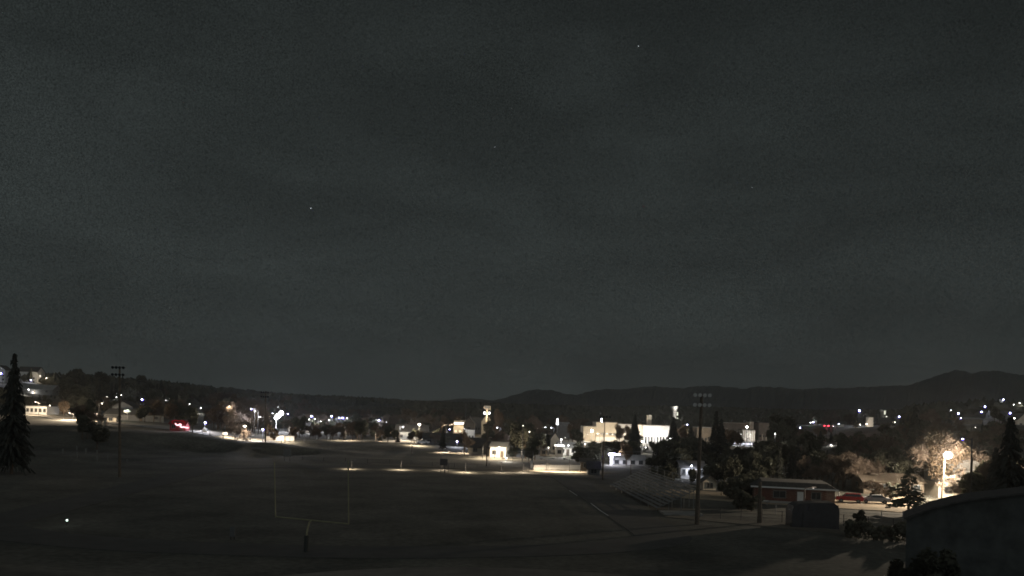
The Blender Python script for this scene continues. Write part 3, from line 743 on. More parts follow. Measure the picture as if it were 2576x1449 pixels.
# house with dazzling porch
gable_house(0, 300, 'glaring white house with a low sloping roof', 4.9, 7, 2.4, 1.6, wm=M_white, rm=M_roofl, loc=stand(1422, 272), nwin=3, rz=.15)
gable_house(0, 300, 'bright white box annex left of the glaring house', 2.2, 4, 3.0, .5, wm=M_white, rm=M_roofl, name='annex', loc=stand(1406, 262), nwin=1, door=False, cat='building')
gable_house(0, 300, 'narrow tan gabled house left of the glaring white house', 2.6, 6, 4.6, 1.8, wm=M_cream, axis='y', loc=stand(1394, 285), nwin=1, door=False, storeys=1)
gable_house(0, 300, 'small tan hut below the narrow gabled house', 2.0, 2.4, 2.0, .5, wm=M_tan, name='hut', loc=stand(1367, 262), nwin=1, door=False)
lamp_post(1412, 1106, 'upright glaring lamp before the low sloping roof', 3.4, 'white', 3000, 262, style='globe', s=90)
lamp_post(1430, 1120, 'second glaring lamp at the porch of the white house', 2.4, 'white', 2200, 262, style='globe', s=60)
lamp_post(1380, 1126, 'tall thin white lamp left of the glaring house', 2.4, 'warm', 500, 268, style='globe', s=40)
lamp_post(1312, 1136, 'warm post lamp in the black tree mass', 2.0, 'warm', 150, 245, style='globe', s=8)

# board fence, brightly lit
fa = base_at(1342, 1183); fb = base_at(1463, 1183)
Yf = (fa.y + fb.y) / 2
t = thing('board_fence', 'long pale board fence glaring in lamp light at the far end of the field', 'fence', ((fa.x+fb.x)/2, Yf, 0), math.atan2(fb.y-fa.y, fb.x-fa.x))
Wf = (fb - fa).length; nb = 48
bm_ = MB().box((0, 0, .62), (Wf / nb * .9, .04, 1.15)).mesh('board', M_white)
for k in range(nb):
    o = link('board', bm_, t, (-Wf/2 + Wf*(k+.5)/nb, 0, .012 * ((k * 7) % 5)))
pm_ = MB().box((0, .09, .7), (.14, .14, 1.6)).mesh('post', M_wood)
for k in range(7): link('post', pm_, t, (-Wf/2 + Wf*k/6, 0, 0))
for z in (.3, 1.0): MB().box((0, .05, z), (Wf, .05, .1)).build('rail', M_wood, t)
protect(1340, 1160, 1466, 1184, Yf)
t = thing('gate_post', 'tall white post at the left end of the board fence', 'post', (fa.x - .4, Yf, 0)); MB().box((0, 0, 1.0), (.5, .4, 2.2)).build('shaft', M_paintw, t); MB().box((0, 0, 2.14), (.6, .5, .08)).build('cap', M_conc, t)
for k, (px, pw) in enumerate(((1362, 950), (1392, 1300), (1420, 1300), (1448, 950))):
    lamp_post(px, 1156, 'low shaded lamp over the board fence, %s' % ('first from the left', 'second from the left', 'second from the right', 'first from the right')[k], .5, 'warm', pw * 3.0, Yf - 5.0, s=2, name='fence_lamp', group='shaded lamps over the board fence')
gable_house(0, 200, 'dark dugout hut at the right end of the board fence', 2.6, 3, 2.0, .7, wm=M_wood, name='hut', loc=stand(1473, 205), nwin=1, door=False)

for k, (px, pw) in enumerate(((885, 900), (1010, 1700), (1112, 900), (1172, 1800), (1262, 1100), (1318, 1500))):  # fill lamps added to light the strip at the field end, no known fixtures
    lamp_post(px, 1160 + k * 1.2, 'added fill lamp along the far end of the field, %s' % ('first from the left', 'second from the left', 'third from the left', 'third from the right', 'second from the right', 'first from the right')[k], .3, 'warm', pw, 186 + (k % 3) * 2, s=1, h=2.5, name='field_fill_lamp', group='added fill lamps at the field end', arm=0)
for px, py, Yl, pw, w_ in ((945, 1112, 318, 9000, 'left of the tall warm lamp'), (1050, 1122, 285, 9000, 'below the tall warm lamp'), (1215, 1147, 238, 3000, 'before the barn, on the field side'), (870, 1104, 300, 8000, 'right of the blazing floodlight')):
    lamp_post(px, py - 24, 'low shaded lamp over the park grass, ' + w_, .8, 'warm', pw, Yl, s=1, arm=0)  # lamps added only to widen the pool of light on the grass
# the big pale hall
Y = 400
flat_hall(1467, 1498, 1073, Y, 'lower left wing of the big pale hall', M_cream, 16, name='hall_wing', prot=True, cat='building')
th, W, H = flat_hall(1498.5, 1551, 1063, Y + 1, 'big pale flat roofed hall behind the glaring lamp', M_cream, 18)
MB().box((0, -9.2, 1.0), (W, .3, 2.0)).build('plinth', M_white, th)
for k in range(5): window(th, -W/2 + W*(k+.5)/5, -9.0, 3.4, 1.4, 1.0, 'f')
flat_hall(1551.5, 1592, 1067, Y + 3, 'right wing of the big pale hall behind leafy branches', M_white, 16, name='hall_wing', cat='building')
for px, pw in ((1478, 2500), (1515, 2500), (1540, 3000), (1572, 4500)):
    lamp_post(px, 1093, {1478: 'dim low lamp before the left wing of the hall', 1515: 'first dim low lamp before the main hall', 1540: 'second dim low lamp before the main hall', 1572: 'dim low lamp before the right wing of the hall', 1590: 'dim low lamp at the right corner of the hall'}[px], 1.2, 'warm', pw * .8, Y - 9, s=4, name='bollard_lamp', group='low lamps before the pale hall')
a = point(1513, 1064, Y + 2); t = thing('roof_beacon', 'thin bright blue-white light column on the hall roof', 'lamp', a)
hb = top_of(1513, 1051, Y + 2) - a.z
MB().cyl((0, 0, -.1), (0, 0, hb), .12, .08, 6).build('pole', M_metal, t); MB().cyl((0, -.3, .3), (0, -.3, hb * .85), .32, .2, 8).build('lens', glow('beacon', (.85, .85, 1), 25), t)
a = point(1402, 1066, 420); t = thing('roof_beacon', 'thin bright white light column left of the hall', 'lamp', (a.x, 420, g(a.x, 420)))
hb = a.z - t.location.z
MB().cyl((0, 0, -.1), (0, 0, hb + 3), .12, .08, 6).build('pole', M_metal, t); MB().cyl((0, -.3, hb - .4), (0, -.3, hb + 2.6), .55, .18, 8).build('lens', glow('beacon2', (.95, .95, 1), 10), t)
protect(1398, 1048, 1406, 1068, 419)
flat_hall(1404, 1432, 1064, 430, 'low dark building with a pale roof edge right of the light column', M_grey, 10, name='building', rm=M_roofl)
# glaring portico building
Y = 380
th, W, H = flat_hall(1616, 1683, 1071, Y, 'glaring white portico building with a chimney', M_white, 15, rm=M_tan)
for k in range(9):
    x = -W/2 + W * (k + .5) / 9
    MB().cyl((x, -8.6, -.2), (x, -8.6, H * .45), .28, .24, 10).build('column', M_paintw, th)
MB().box((0, -8.4, H * .45 + .35), (W, 1.9, .6)).build('canopy', M_paintw, th)
for k in range(8): MB().box((-W/2 + W*(k+1)/9, -7.56, H*.22), (.8, .08, H*.36)).build('window', M_glass, th)
MB().box((-W*.17, 0, H + 2.4), (1.9, 1.6, 4.6)).build('chimney', M_cream, th)
for k, px in enumerate((1625, 1640, 1655, 1672)):
    lamp_post(px, 1096, 'low floodlight before the glaring portico, %s' % ('leftmost', 'second from left', 'second from right', 'rightmost')[k], 1.4, 'white', 6000, Y - 13, s=10, name='bollard_lamp', group='floodlights before the portico')
# concrete tower
Y = 760; a = stand(1695, Y)
t = thing('tower', 'grey concrete tower with flared top and two stacked lights', 'tower', a)
z1 = top_of(1695, 1022, Y) - a.z; z0 = top_of(1695, 1034, Y) - a.z
MB().cyl((0, 0, -1), (0, 0, z0), 2.1, 1.9, 16).build('shaft', M_conc, t)
MB().cyl((0, 0, z0), (0, 0, z1 - 1.6), 2.0, 3.2, 16).build('flare', M_conc, t)
MB().cyl((0, 0, z1 - 1.6), (0, 0, z1), 3.3, 3.3, 16).build('top_deck', M_white, t)
protect(1684, 1018, 1708, 1062, Y)
for k, (py, lb) in enumerate(((1041, 'upper yellowish light beside the concrete tower'), (1055, 'lower yellowish light beside the concrete tower'))):
    p = point(1704, py, Y - 3); t = thing('tower_light', lb, 'lamp', p, 0, 'stacked lights on the concrete tower')
    MB().cyl((0, 0, -1.5), (0, 0, 1.5), .7, .6, 8).build('lens', glow('tower_glow', (.95, .95, .75), 1.1), t)
    MB().cyl((0, 0, 0), (-1.2, 3, 0), .15, .15, 5).build('bracket', M_dark, t); plight(t, (-1, -2.5, 4 if k == 0 else 0), 1500, WHITE, .5)
flat_hall(1753, 1788, 1076, 400, 'long tan walled building behind the floodlight mast', M_tan, 10, wins=4, name='building', rm=M_roofl)
lamp_post(1762, 1090, 'dim lamp before the long tan building', 1.4, 'warm', 3500, 385, s=4)
lamp_post(1716, 1086, 'warm lamp glowing through a leafy tree', 3.2, 'warm', 3500, 352, s=40)
gable_house(1716, 400, 'pale house behind the leafy tree with the warm lamp', 9, 8, 4, 2.2, wm=M_cream, nwin=3, prot=False)
# civic building
Y = 470
th, W, H = flat_hall(1818, 1884, 1065, Y, 'tan civic building with two roof vents', M_tan, 16, wins=6, rm=M_cream, cat='building')
for px in (1840, 1872):
    x = point(px, 1060, Y + 6).x - th.location.x; 
    vt = MB().cyl((x, -2, H), (x, -2, H + 1.5), .16, .16, 6); vt.cyl((x, -2, H + 1.5), (x + .8, -2, H + 1.8), .16, .2, 6); vt.build('roof_vent', M_metal, th)
th2, W2, H2 = flat_hall(1884.5, 1895, 1061, Y - 1, 'square tower block at the right of the civic building', M_cream, 8, name='tower_block')
gp, Wp, Hp = flat_hall(1867, 1899, 1082, Y - 14, 'glaring columned porch of the civic building', M_cream, 7, name='porch', cat='porch')
for k in range(7): 
    x = -Wp/2 + Wp*(k+.5)/7; MB().cyl((x, -4.1, -.2), (x, -4.1, Hp - .1), .22, .2, 8).build('column', M_paintw, gp)
flat_hall(1908, 1946, 1064, Y + 4, 'dim long building right of the tower block', M_tan, 14, wins=5, name='building')
for px in (1918, 1927, 1935):
    p = stand(px, Y - 6); tt = thing('pillar', {1918: 'left dim pillar before the long dim building', 1927: 'middle dim pillar before the long dim building', 1935: 'right dim pillar before the long dim building'}[px], 'pillar', p, 0, 'pillars before the dim building')
    MB().cyl((0, 0, -.2), (0, 0, 3.2), .25, .22, 8).build('shaft', M_cream, tt); MB().box((0, 0, 3.25), (.7, .7, .15)).build('cap', M_cream, tt)
lamp_post(1888, 1092, 'low lamp inside the columned porch', 1.4, 'white', 1500, Y - 19, s=10)
lamp_post(1928, 1094, 'dim low lamp before the three dim pillars', 1.2, 'warm', 700, Y - 16, s=3)

# row of white cars under lamps is built below; white gable shed with blue-white lamp
Y = 215
sa = base_at(1578, 1170)
gable_house(0, 0, 'long white shed with a pale roof behind the thick dark pole', 8.6, 6, 1.4, 1.1, wm=M_white, rm=M_roofl, name='shed', nwin=4, door=False, loc=stand(1578, sa.y + 3))
ef = stand(1538, sa.y - 1); t = thing('white_column', 'dazzling white end pier of the long white shed', 'pier', (ef.x, ef.y, ef.z))
MB().box((0, 0, 1.1), (.8, .6, 2.6)).build('shaft', M_paintw, t); MB().box((0, 0, 2.45), (.9, .7, .1)).build('cap', M_conc, t)
p = point(1541, 1143, sa.y - 3.0); t = thing('flood_bar', 'blue-white floodlight bar over the end of the white shed', 'floodlight', p)
for dx, rr in ((-.6, .42), (0, .4), (.6, .33), (1.7, .25)): MB().ball((dx, 0, 0), rr, 10, 6, (1.2, .6, .8)).build('lens', glow('bar_lens', (.72, .70, 1), 30), t)
MB().box((.5, .3, .05), (3.2, .15, .3)).build('bar', M_dark, t); MB().cyl((0, .5, -2.8), (0, .5, 0), .07, .07, 6).build('post', M_metal, t)
plight(t, (-.4, -.2, -.7), 1300, (.85, .85, 1.0), .4); plight(t, (1.6, -.6, .9), 350, WHITE, .4)
protect(1520, 1135, 1622, 1170, sa.y - 4)
ws = base_at(1500, 1186)
gable_house(0, 0, 'small grey tent-like hut with round roof by the lit path', 2.6, 3, 1.5, 1.3, wm=M_grey, name='hut', nwin=1, door=False, loc=stand(1492, ws.y - 10))
# white-lit porch in the dark, shed
ya = base_at(1736, 1203).y
gable_house(0, 0, 'dark house with a dazzling white porch wall', 5.2, 6, 2.5, 1.2, wm=M_white, nwin=4, loc=stand(1735, ya), rz=0)
wall_lamp(point(1740, 1172, ya - 3.9), 'lamp under the eaves of the dazzling porch', COOL, 420, .16, 60)
yb = base_at(1782, 1232).y
gable_house(0, 0, 'small pale garden shed right of the tall stadium mast', 2.4, 2.6, 1.6, .9, wm=M_cream, axis='y', name='shed', nwin=1, door=False, loc=stand(1781, yb))

# ---------------------------------------------------------------- right side neighbourhood
pb = base_at(1990, 1268)
bh = thing('brick_bungalow', 'long low red brick bungalow with a white eaves line', 'house', stand(1992, 141), R(-14))
Wb, Db, Hb = 12.5, 7.0, 2.7
MB().box((0, 0, Hb/2 - .1), (Wb, Db, Hb)).build('wall', mat('mortar', (.22, .15, .12), .95, .2, 3), bh)
MB().prism([(-Wb/2 - .5, Hb - .08), (Wb/2 + .5, Hb - .08), (Wb/2 - 1.2, Hb + .9), (-Wb/2 + 1.2, Hb + .9)], -Db/2 - .5, Db/2 + .5).build('roof', M_roof, bh)
MB().box((0, -Db/2 - .55, Hb - .04), (Wb + 1.0, .06, .24)).build('fascia', M_paintw, bh)
MB().box((0, -Db/2 - .04, .22), (Wb, .06, .5)).build('plinth', M_conc, bh)
for x, wx in ((-2.2, 1.9), (3.4, 1.4)):
    window(bh, x, -Db/2 - .04, 1.55, wx, 1.1, 'f'); 
MB().box((1.0, -Db/2 - .1, 1.1), (.95, .08, 2.0)).build('door', M_paintw, bh)
brow = MB(); cnt = 0
bx0 = -Wb/2
bricks = MB()
for r_ in range(11):
    for c in range(22):
        x = bx0 + .25 + c * .5 + (.25 if r_ % 2 else 0); z = .56 + r_ * .19
        if x > Wb/2 - .2 or (-3.3 < x < -1.0 and .85 < z < 2.3) or (2.5 < x < 4.3 and .85 < z < 2.3) or (.3 < x < 1.7 and z < 2.3): continue
        bricks.box((x, -Db/2 - .02 - .015 * ((r_ * 5 + c * 3) % 3), z), (.47, .07, .165))
o = bricks.build('brickwork', M_brick, bh); o['kind'] = 'stuff'
protect(1915, 1212, 2070, 1270, 138)
lamp_post(2046, 1228, 'small shaded lamp on a post before the brick bungalow', 1.0, 'warm', 90, 124, s=2, name='yard_lamp', h=3)

# blazing street lamp on its wooden pole
Y = 148; a = point(2383, 1145, Y); bx = point(2368, 1240, Y)
gz = g(bx.x, Y); H = a.z - gz
t = thing('street_lamp', 'blazing street lamp on a wooden pole above the gravel lot', 'street lamp', (bx.x, Y, gz))
dx = a.x - bx.x
MB().cyl((0, 0, -.4), (.45, 0, H - .35), .17, .12, 10).build('pole', M_wood, t)
MB().cyl((.45, 0, H - .6), (dx - .1, -.2, H + .15), .05, .05, 6).build('arm', M_metal, t)
hd = MB().ball((dx, -.2, H + .18), .55, 12, 6, (1, .7, .35)).build('lamp_head', M_dark, t)
MB().ball((dx, -.25, H), .62, 16, 10, (1.15, .9, .95)).build('lens', glow('lens_blaze', (1, .95, .86), 700), hd)
plight(t, (dx, -1.6, H - .6), 40000, (1.0, .83, .62), .35)
protect(2360, 1125, 2405, 1175, Y)
for (p0, p1, sag, lb) in (((2373, 1161), (2300, 1186), .5, 'power wire running left from the blazing street lamp pole'), ((2373, 1161), (2420, 1170), .3, 'power wire running right from the blazing street lamp pole')):
    A = point(*p0, Y); B = point(*p1, Y + 14); t = thing('power_wire', lb, 'wire', A)
    mb = MB(); prev = Vector((0, 0, 0)); D_ = B - A
    for k in range(1, 13):
        q_ = D_ * (k/12) + Vector((0, 0, -sag * math.sin(math.pi * k/12))); mb.cyl(prev, q_, .045, .045, 5, False); prev = q_
    mb.build('strand', M_metal, t)
# apartment house behind the lamp
ah = thing('apartment_house', 'two storey pale house behind the blazing lamp with a grey upper floor', 'house', stand(2412, 160), R(-8))
MB().box((0, 0, 1.3), (10, 8, 3.2)).build('lower_wall', M_cream, ah); MB().box((0, .1, 4.1), (10.02, 7.8, 2.6)).build('upper_wall', M_grey, ah)
MB().prism([(-5.5, 5.35), (5.5, 5.35), (0, 7.4)], -4.5, 4.5).build('roof', M_roof, ah)
for x in (-3.6, -1.2, 1.2, 3.6): window(ah, x, -3.85, 4.3, 1.2, 1.2, 'f'); 
for x in (-3.4, 1.4, 3.6): window(ah, x, -4.02, 1.5, 1.2, 1.2, 'f')
dd = MB().box((-1.2, -4.06, 1.0), (1, .08, 2.1)).build('door', M_wood, ah); MB().ball((-.85, -4.14, 1.0), .05, 6, 4).build('handle', M_metal, dd)
protect(2340, 1165, 2400, 1225, 150)
gable_house(2230, 165, 'dark low house behind the parked cars', 11, 8, 2.4, 1.3, wm=M_wood, rm=M_wood, nwin=4, prot=False, rz=-.1)
gable_house(2436, 470, 'tan house with long pale roof edge on the right hillside', 11, 8, 5, .8, wm=M_tan, rm=M_roofl, nwin=3, storeys=1)
gable_house(2565, 440, 'lit tan gabled house at the right edge of the hillside', 6, 7, 4, 3, wm=M_cream, axis='y', nwin=2)
gable_house(2350, 560, 'dark house left of the long pale roof on the hillside', 10, 8, 3, 2.4, wm=M_grey, nwin=2, prot=False)
gable_house(2505, 600, 'dark house under the topmost hillside lamp', 10, 8, 3, 2.4, wm=M_grey, nwin=2, prot=False)
gable_house(2300, 480, 'tan house in the dark trees right of the silo', 10, 8, 3, 2.4, wm=M_tan, nwin=2, prot=False)
# tank, silo, kiosk, light bars
Y = 505; a = stand(2187, Y); zt = top_of(2187, 1050, Y) - a.z
t = thing('storage_tank', 'white box-shaped storage tank right of the tall pole lamp', 'tank', a); MB().box((0, 0, zt/2 - .3), (3.2, 3, zt + .6)).build('shell', M_paintw, t); MB().box((0, 0, zt + .1), (3.4, 3.2, .2)).build('lid', M_metal, t)
protect(2176, 1045, 2200, 1068, Y)
Y = 700; a = stand(2220, Y); zt = top_of(2220, 1031, Y) - a.z
t = thing('silo', 'dim grey silo beside two stacked lights on the right', 'silo', a); MB().cyl((0, 0, -1), (0, 0, zt - 2), 1.8, 1.8, 14).build('shaft', M_conc, t); MB().cyl((0, 0, zt - 2), (0, 0, zt), 2.8, 2.8, 14).build('top_deck', M_conc, t)
protect(2210, 1028, 2234, 1060, Y)
for px, py, lb in ((2226, 1038, 'upper light right of the grey silo'), (2230, 1051, 'lower light right of the grey silo')):
    p = point(px, py, Y - 5); t = thing('tower_light', lb, 'lamp', p, 0, 'stacked lights by the silo'); MB().cyl((0, 0, -1.5), (0, 0, 1.5), .6, .6, 8).build('lens', glow('tower_glow', (.95, .95, .75), 1.1), t); MB().cyl((0, 0, 0), (-1, 4, 0), .15, .15, 5).build('bracket', M_dark, t)
    plight(t, (0, -2, 0), 600, WHITE, .5)
t = thing('light_bar', 'dim green light bar under a pair of lamps', 'light', point(2042, 1074, 540)); MB().box((0, 0, 0), (3.4, .3, .7)).build('tube', glow('green_bar', (.25, .8, .35), .35), t); MB().cyl((0, .4, -3), (0, .4, 0), .1, .1, 6).build('post', M_dark, t)
t = thing('kiosk', 'small white lit kiosk right of the red beacons', 'kiosk', stand(2113, 520)); zz = top_of(2113, 1069, 520) - t.location.z
MB().box((0, 0, zz/2), (3.6, 3, zz + .6)).build('wall', M_paintw, t); MB().box((0, 0, zz + .4), (4, 3.4, .2)).build('roof', M_metal, t); protect(2102, 1066, 2122, 1076, 518)
flat_hall(2006, 2102, 1070, 580, 'long dark low warehouse behind the red beacons', M_grey, 14, wins=6, name='warehouse', prot=False)
flat_hall(2186, 2250, 1066, 560, 'long dim shed behind the white tank', M_grey, 10, wins=6, name='shed', prot=False)

# dark rounded box shed
Yd = 110; a = stand(2042, Yd)
t = thing('canopy_shed', 'dark round cornered box shed beside the gravel lot', 'shed', a, R(-4))
wd = 5.9; hh = 3.2
prof = [(-wd/2, -.3), (wd/2, -.3), (wd/2, hh - .8), (wd/2 - .2, hh - .25), (wd/2 - .7, hh + .12), (0, hh + .05), (-wd/2 + .9, hh - .15), (-wd/2 + .25, hh - .5), (-wd/2, hh - 1.1)]
MB().prism(prof, -1.6, 1.6).build('shell', M_dark, t)
MB().box((-.8, -1.64, 1.1), (1.6, .08, 2.1)).build('door', M_dark, t)
for k in range(5): MB().box((-wd/2 + .9 + k * 1.2, -1.63, hh - .6), (.07, .06, .9)).build('rib', M_dark, t)
protect(1984, 1255, 2102, 1325, Yd)

# big dark building bottom right
Yb_ = 66
a = stand(2281, Yb_); zt = top_of(2281, 1292, Yb_); z2 = top_of(2576, 1229, Yb_ + 6)
t = thing('gymnasium', 'large dark building with sloping roof filling the lower right corner', 'building', (a.x, Yb_, 0), R(-4))
gr_ = R(-25); t.rotation_euler[2] = gr_
prof_ = [(2281, 1292), (2305, 1280), (2340, 1267), (2385, 1255), (2430, 1246), (2500, 1238), (2576, 1229), (2660, 1226), (2760, 1232)]
cg, sg = math.cos(gr_), math.sin(gr_); PR = []
for qx, qy in prof_:
    d_ = point(qx, qy, 1.0) - Vector((0, 0, CAM_H)); k_ = (a.x * -sg + Yb_ * cg + 5.0) / (d_.x * -sg + d_.y * cg)
    hit = Vector((0, 0, CAM_H)) + d_ * k_; hit -= Vector((-sg, cg, 0)) * 5.0; PR.append(((hit.x - a.x) * cg + (hit.y - Yb_) * sg, hit.z))
wl = [(PR[0][0], -.5)] + PR + [(PR[-1][0], -.5)]
MB().prism(wl[::-1], 0, 5.2).build('wall', mat('grey_green_wall', (.095, .103, .10), .95, .45, .6), t)
rm_ = MB(); up = [(x - .25 if k == 0 else x, z + .16) for k, (x, z) in enumerate(PR)]; lo_ = [(x, z + .01) for x, z in PR]
rm_.prism((up + lo_[::-1])[::-1], -.35, 5.4).build('roof', M_roof, t)

# ---------------------------------------------------------------- stadium masts and poles
def mast(px, ptop, Y, label, white=False, lean=0.0, heads=True, r=.24, base_px=None, name='stadium_light_mast', cat='light mast', m=M_wood, group=None, arms=2):
    bp_ = stand(base_px or px, Y); tp = point(px, ptop, Y)
    t = thing(name, label, cat, bp_, 0, group); H = tp.z - bp_.z; dx = tp.x - bp_.x
    MB().cyl((0, 0, -.5), (dx, 0, H), r, r * .6, 10).build('pole', m, t)
    if heads:
        for q in range(arms):
            zz = H - .2 - q * (.95 if arms == 3 else 1.25)
            MB().box((dx, -.15, zz), (2.2, .12, .12)).build('crossarm', M_metal, t)
            for k in range(4):
                x = dx - .95 + k * .62
                hd = MB().cyl((x, -.2, zz + .1), (x, -.62, zz - .02), .12, .27, 10).build('lamp_head', M_metal if white else M_alu, t)
                MB().cyl((x, -.625, zz - .022), (x, -.65, zz - .03), .25, .25, 10).build('lens', (M_paintw if white else M_glass), hd)
    return t
mast(1765, 990, 109, 'tall unlit stadium light mast beside the bleachers', base_px=1753, r=.30, white=True)
mast(301, 922, 150, 'tall unlit stadium light mast left of the field', r=.26)
mast(668, 985, 240, 'tall thin unlit stadium light mast at the far left of the field', r=.24)
mast(1228, 1046, 208, 'slim unlit mast behind the far end of the field', heads=False, r=.16, base_px=1224, name='flood_pole', cat='pole')
mast(1522, 1046, 176, 'dark pole standing before the big pale hall', heads=True, r=.15, base_px=1516, arms=1, name='light_pole', cat='pole')
mast(1765 + 147, 1212, 112, 'thick dark utility pole before the brick bungalow', heads=False, r=.34, base_px=1911, name='utility_pole', cat='pole')
mast(1517, 1150, 186, 'thick dark pole carrying the violet lamp', heads=False, r=.24, base_px=1516, name='light_pole', cat='pole')
mast(1515, 1105, 215, 'leaning pale wooden pole left of the violet lamp', heads=False, r=.14, base_px=1510, name='utility_pole', cat='pole', m=M_cream)
mast(2447, 1150, 90, 'thin dark pole leaning before the right roof', heads=False, r=.13, base_px=2424, name='utility_pole', cat='pole')
mast(1172, 1012, 520, 'thin mast above the warm lit shop', heads=False, r=.18, name='radio_mast', cat='mast', m=M_metal)
mast(1587, 1146, 190, 'dark thin pole in front of the long white shed', heads=False, r=.1, name='fence_post', cat='pole')
for px, Y, tp, lb in ((563, 255, 1092, 'short dark pole below the white notice board'), (631, 250, 1094, 'short dark pole at the roadside right of the bare tree'), (708, 247, 1098, 'left of two short dark posts by the lit wall'), (717, 246, 1097, 'right of two short dark posts by the lit wall'),
                      (767, 262, 1073, 'taller dark pole between lit shrubs and tree row'), (1036, 250, 1118, 'thin pole at the left of the lit lawn'), (528, 262, 1078, 'short dark pole right of the flared base')):
    mast(px, tp, Y, lb, heads=False, r=.13, name='short_pole', cat='pole', m=M_dark)
# power lines behind the white shed
for k, (p0, p1, lb) in enumerate((((1522, 1122), (1640, 1128), 'upper sagging wire right of the dark pole'), ((1522, 1128), (1650, 1138), 'lower sagging wire right of the dark pole'))):
    A = point(*p0, 176); B = point(*p1, 230); t = thing('power_wire', lb, 'wire', A, 0, 'sagging wires from the dark pole')
    mb = MB(); prev = Vector((0, 0, 0)); D_ = B - A
    for j in range(1, 15):
        q_ = D_ * (j/14) + Vector((0, 0, -1.1 * math.sin(math.pi * j/14))); mb.cyl(prev, q_, .035, .035, 4, False); prev = q_
    mb.build('strand', M_metal, t)

# ---------------------------------------------------------------- goal post
gb = base_at(770, 1392)
Yg_ = gb.y; sc_ = Yg_
t = thing('goal_post', 'yellow gooseneck football goal post on the dark near field', 'goal post', gb)
gm = M_yellow
cl = point(693, 1300, Yg_ + 1.6 + 1.0) - gb; cr_ = point(877, 1318, Yg_ + 1.6 - 1.4) - gb
mid = (cl + cr_) / 2
ul = point(690, 1163, Yg_ + 2.6) - gb; ur = point(876, 1158, Yg_ + .2) - gb
neck = [Vector((0, 0, -.4)), Vector((0, 0, mid.z - 1.0)), Vector((.05, .25, mid.z - .45)), Vector((mid.x * .4, mid.y * .55, mid.z - .12)), mid]
mb = MB()
for a_, b_ in zip(neck, neck[1:]): mb.cyl(a_, b_, .085, .085, 10)
mb.build('gooseneck', gm, t)
MB().cyl(cl, cr_, .065, .065, 10).build('crossbar', gm, t)
MB().cyl(cl, ul, .065, .055, 8).build('upright', M_yellow, t); MB().cyl(cr_, ur, .065, .055, 8).build('upright', M_yellow, t)
MB().cyl((0, 0, 0), (0, 0, 1.6), .22, .22, 12).build('pad', mat('dark_pad', (.06, .065, .06), .8, .2, 3), t)
# far goal
fg = base_at(1118, 1190); t = thing('far_goal_post', 'small dark frame at the far end of the field', 'goal post', fg)
MB().cyl((0, 0, -.3), (0, 0, 1.6), .1, .1, 6).build('gooseneck', M_dark, t)
MB().box((-.2, 0, 2.3), (1.6, .3, 1.4)).build('board', M_dark, t)
for s_ in (-1, 1): MB().cyl((s_ * .8, 0, 0), (s_ * .8, 0, 2.0), .06, .06, 6).build('upright', M_dark, t)

# ---------------------------------------------------------------- bleachers, every plank a part
t = thing('bleachers', 'aluminium bleachers of many plank rows beside the running track', 'bleachers', (23.2, 141, 0), R(3.5))
nrows, rl, rd, rr = 11, 38.0, .60, .30
seat_me = MB().box((0, 0, 0), (.27, rl, .05)).mesh('seat_plank', M_alu); foot_me = MB().box((0, 0, 0), (.25, rl, .05)).mesh('foot_plank', M_alu)
for k in range(nrows):
    x = -3.2 + k * rd; z = .55 + k * rr
    for q in range(2):
        link('seat_plank', MB().box((0, 0, 0), (.27, rl/2 - .05, .05)).mesh('seat_plank', M_alu) if k == 0 and q == 0 else bpy.data.meshes['seat_plank.001'] if 'seat_plank.001' in bpy.data.meshes else seat_me, t, (x, (q - .5) * rl / 2, z))
    if k: link('foot_plank', foot_me, t, (x - .28, 0, z - .26))
    for q in range(8):
        y_ = -rl/2 + .5 + q * (rl - 1) / 7
        if k == nrows - 1:
            MB().cyl((x + .2, y_, -.2), (x + .2, y_, z + 1.0), .04, .04, 5).build('rail_post', M_alu, t)
fr = MB()
for q in range(8):
    y_ = -rl/2 + .5 + q * (rl - 1) / 7
    fr.cyl((-3.2, y_, .4), (-3.2 + (nrows-1)*rd, y_, .4 + (nrows-1)*rr), .05, .05, 5)
    for k in range(0, nrows, 3): fr.cyl((-3.2 + k*rd, y_, -.2), (-3.2 + k*rd, y_, .45 + k*rr), .04, .04, 5)
fr.build('frame', M_metal, t)['kind'] = 'stuff'
for z in (.5, .95): MB().cyl((-3.2 + (nrows-1)*rd + .2, -rl/2, .55 + (nrows-1)*rr + z), (-3.2 + (nrows-1)*rd + .2, rl/2, .55 + (nrows-1)*rr + z), .03, .03, 5).build('rail', M_alu, t)
MB().box((-.3, -rl/2 - 2.0, .1), (5.5, 3.6, .3)).build('concrete_pad', M_conc, t)

# ---------------------------------------------------------------- fences
def wire_fence(pts, label, h=1.4, step=3.0, group=None, m=M_metal, name='wire_fence', rails=3):
    P = [Vector((p[0], p[1], g(p[0], p[1]))) for p in pts]
    t = thing(name, label, 'fence', P[0], 0, group)
    pm = MB().cyl((0, 0, -.3), (0, 0, h), .045, .045, 6).mesh('post', m); last = None
    for a, b in zip(P, P[1:]):
        n = max(1, int((b - a).length / step))
        for k in range(n + (b is P[-1])):
            q_ = a.lerp(b, k / n); q_.z = g(q_.x, q_.y); link('post', pm, t, q_ - P[0])
            if last is not None:
                rb = MB()
                for j in range(rails): rb.cyl(last - P[0] + Vector((0, 0, h * (j + 1) / rails - .06)), q_ - P[0] + Vector((0, 0, h * (j + 1) / rails - .06)), .022, .022, 4, False)
                rb.build('rail', m, t)
            last = q_
    return t
wire_fence([(26, 116), (34, 114.5), (44, 112), (52, 108)], 'dark rail fence running along the near edge of the gravel lot', 1.5, 2.4, m=M_dark)
wire_fence([(38.5, 123), (46, 119), (55, 119), (66, 120)], 'thin wire fence across the gravel lot', 1.5, 2.6, m=M_metal)
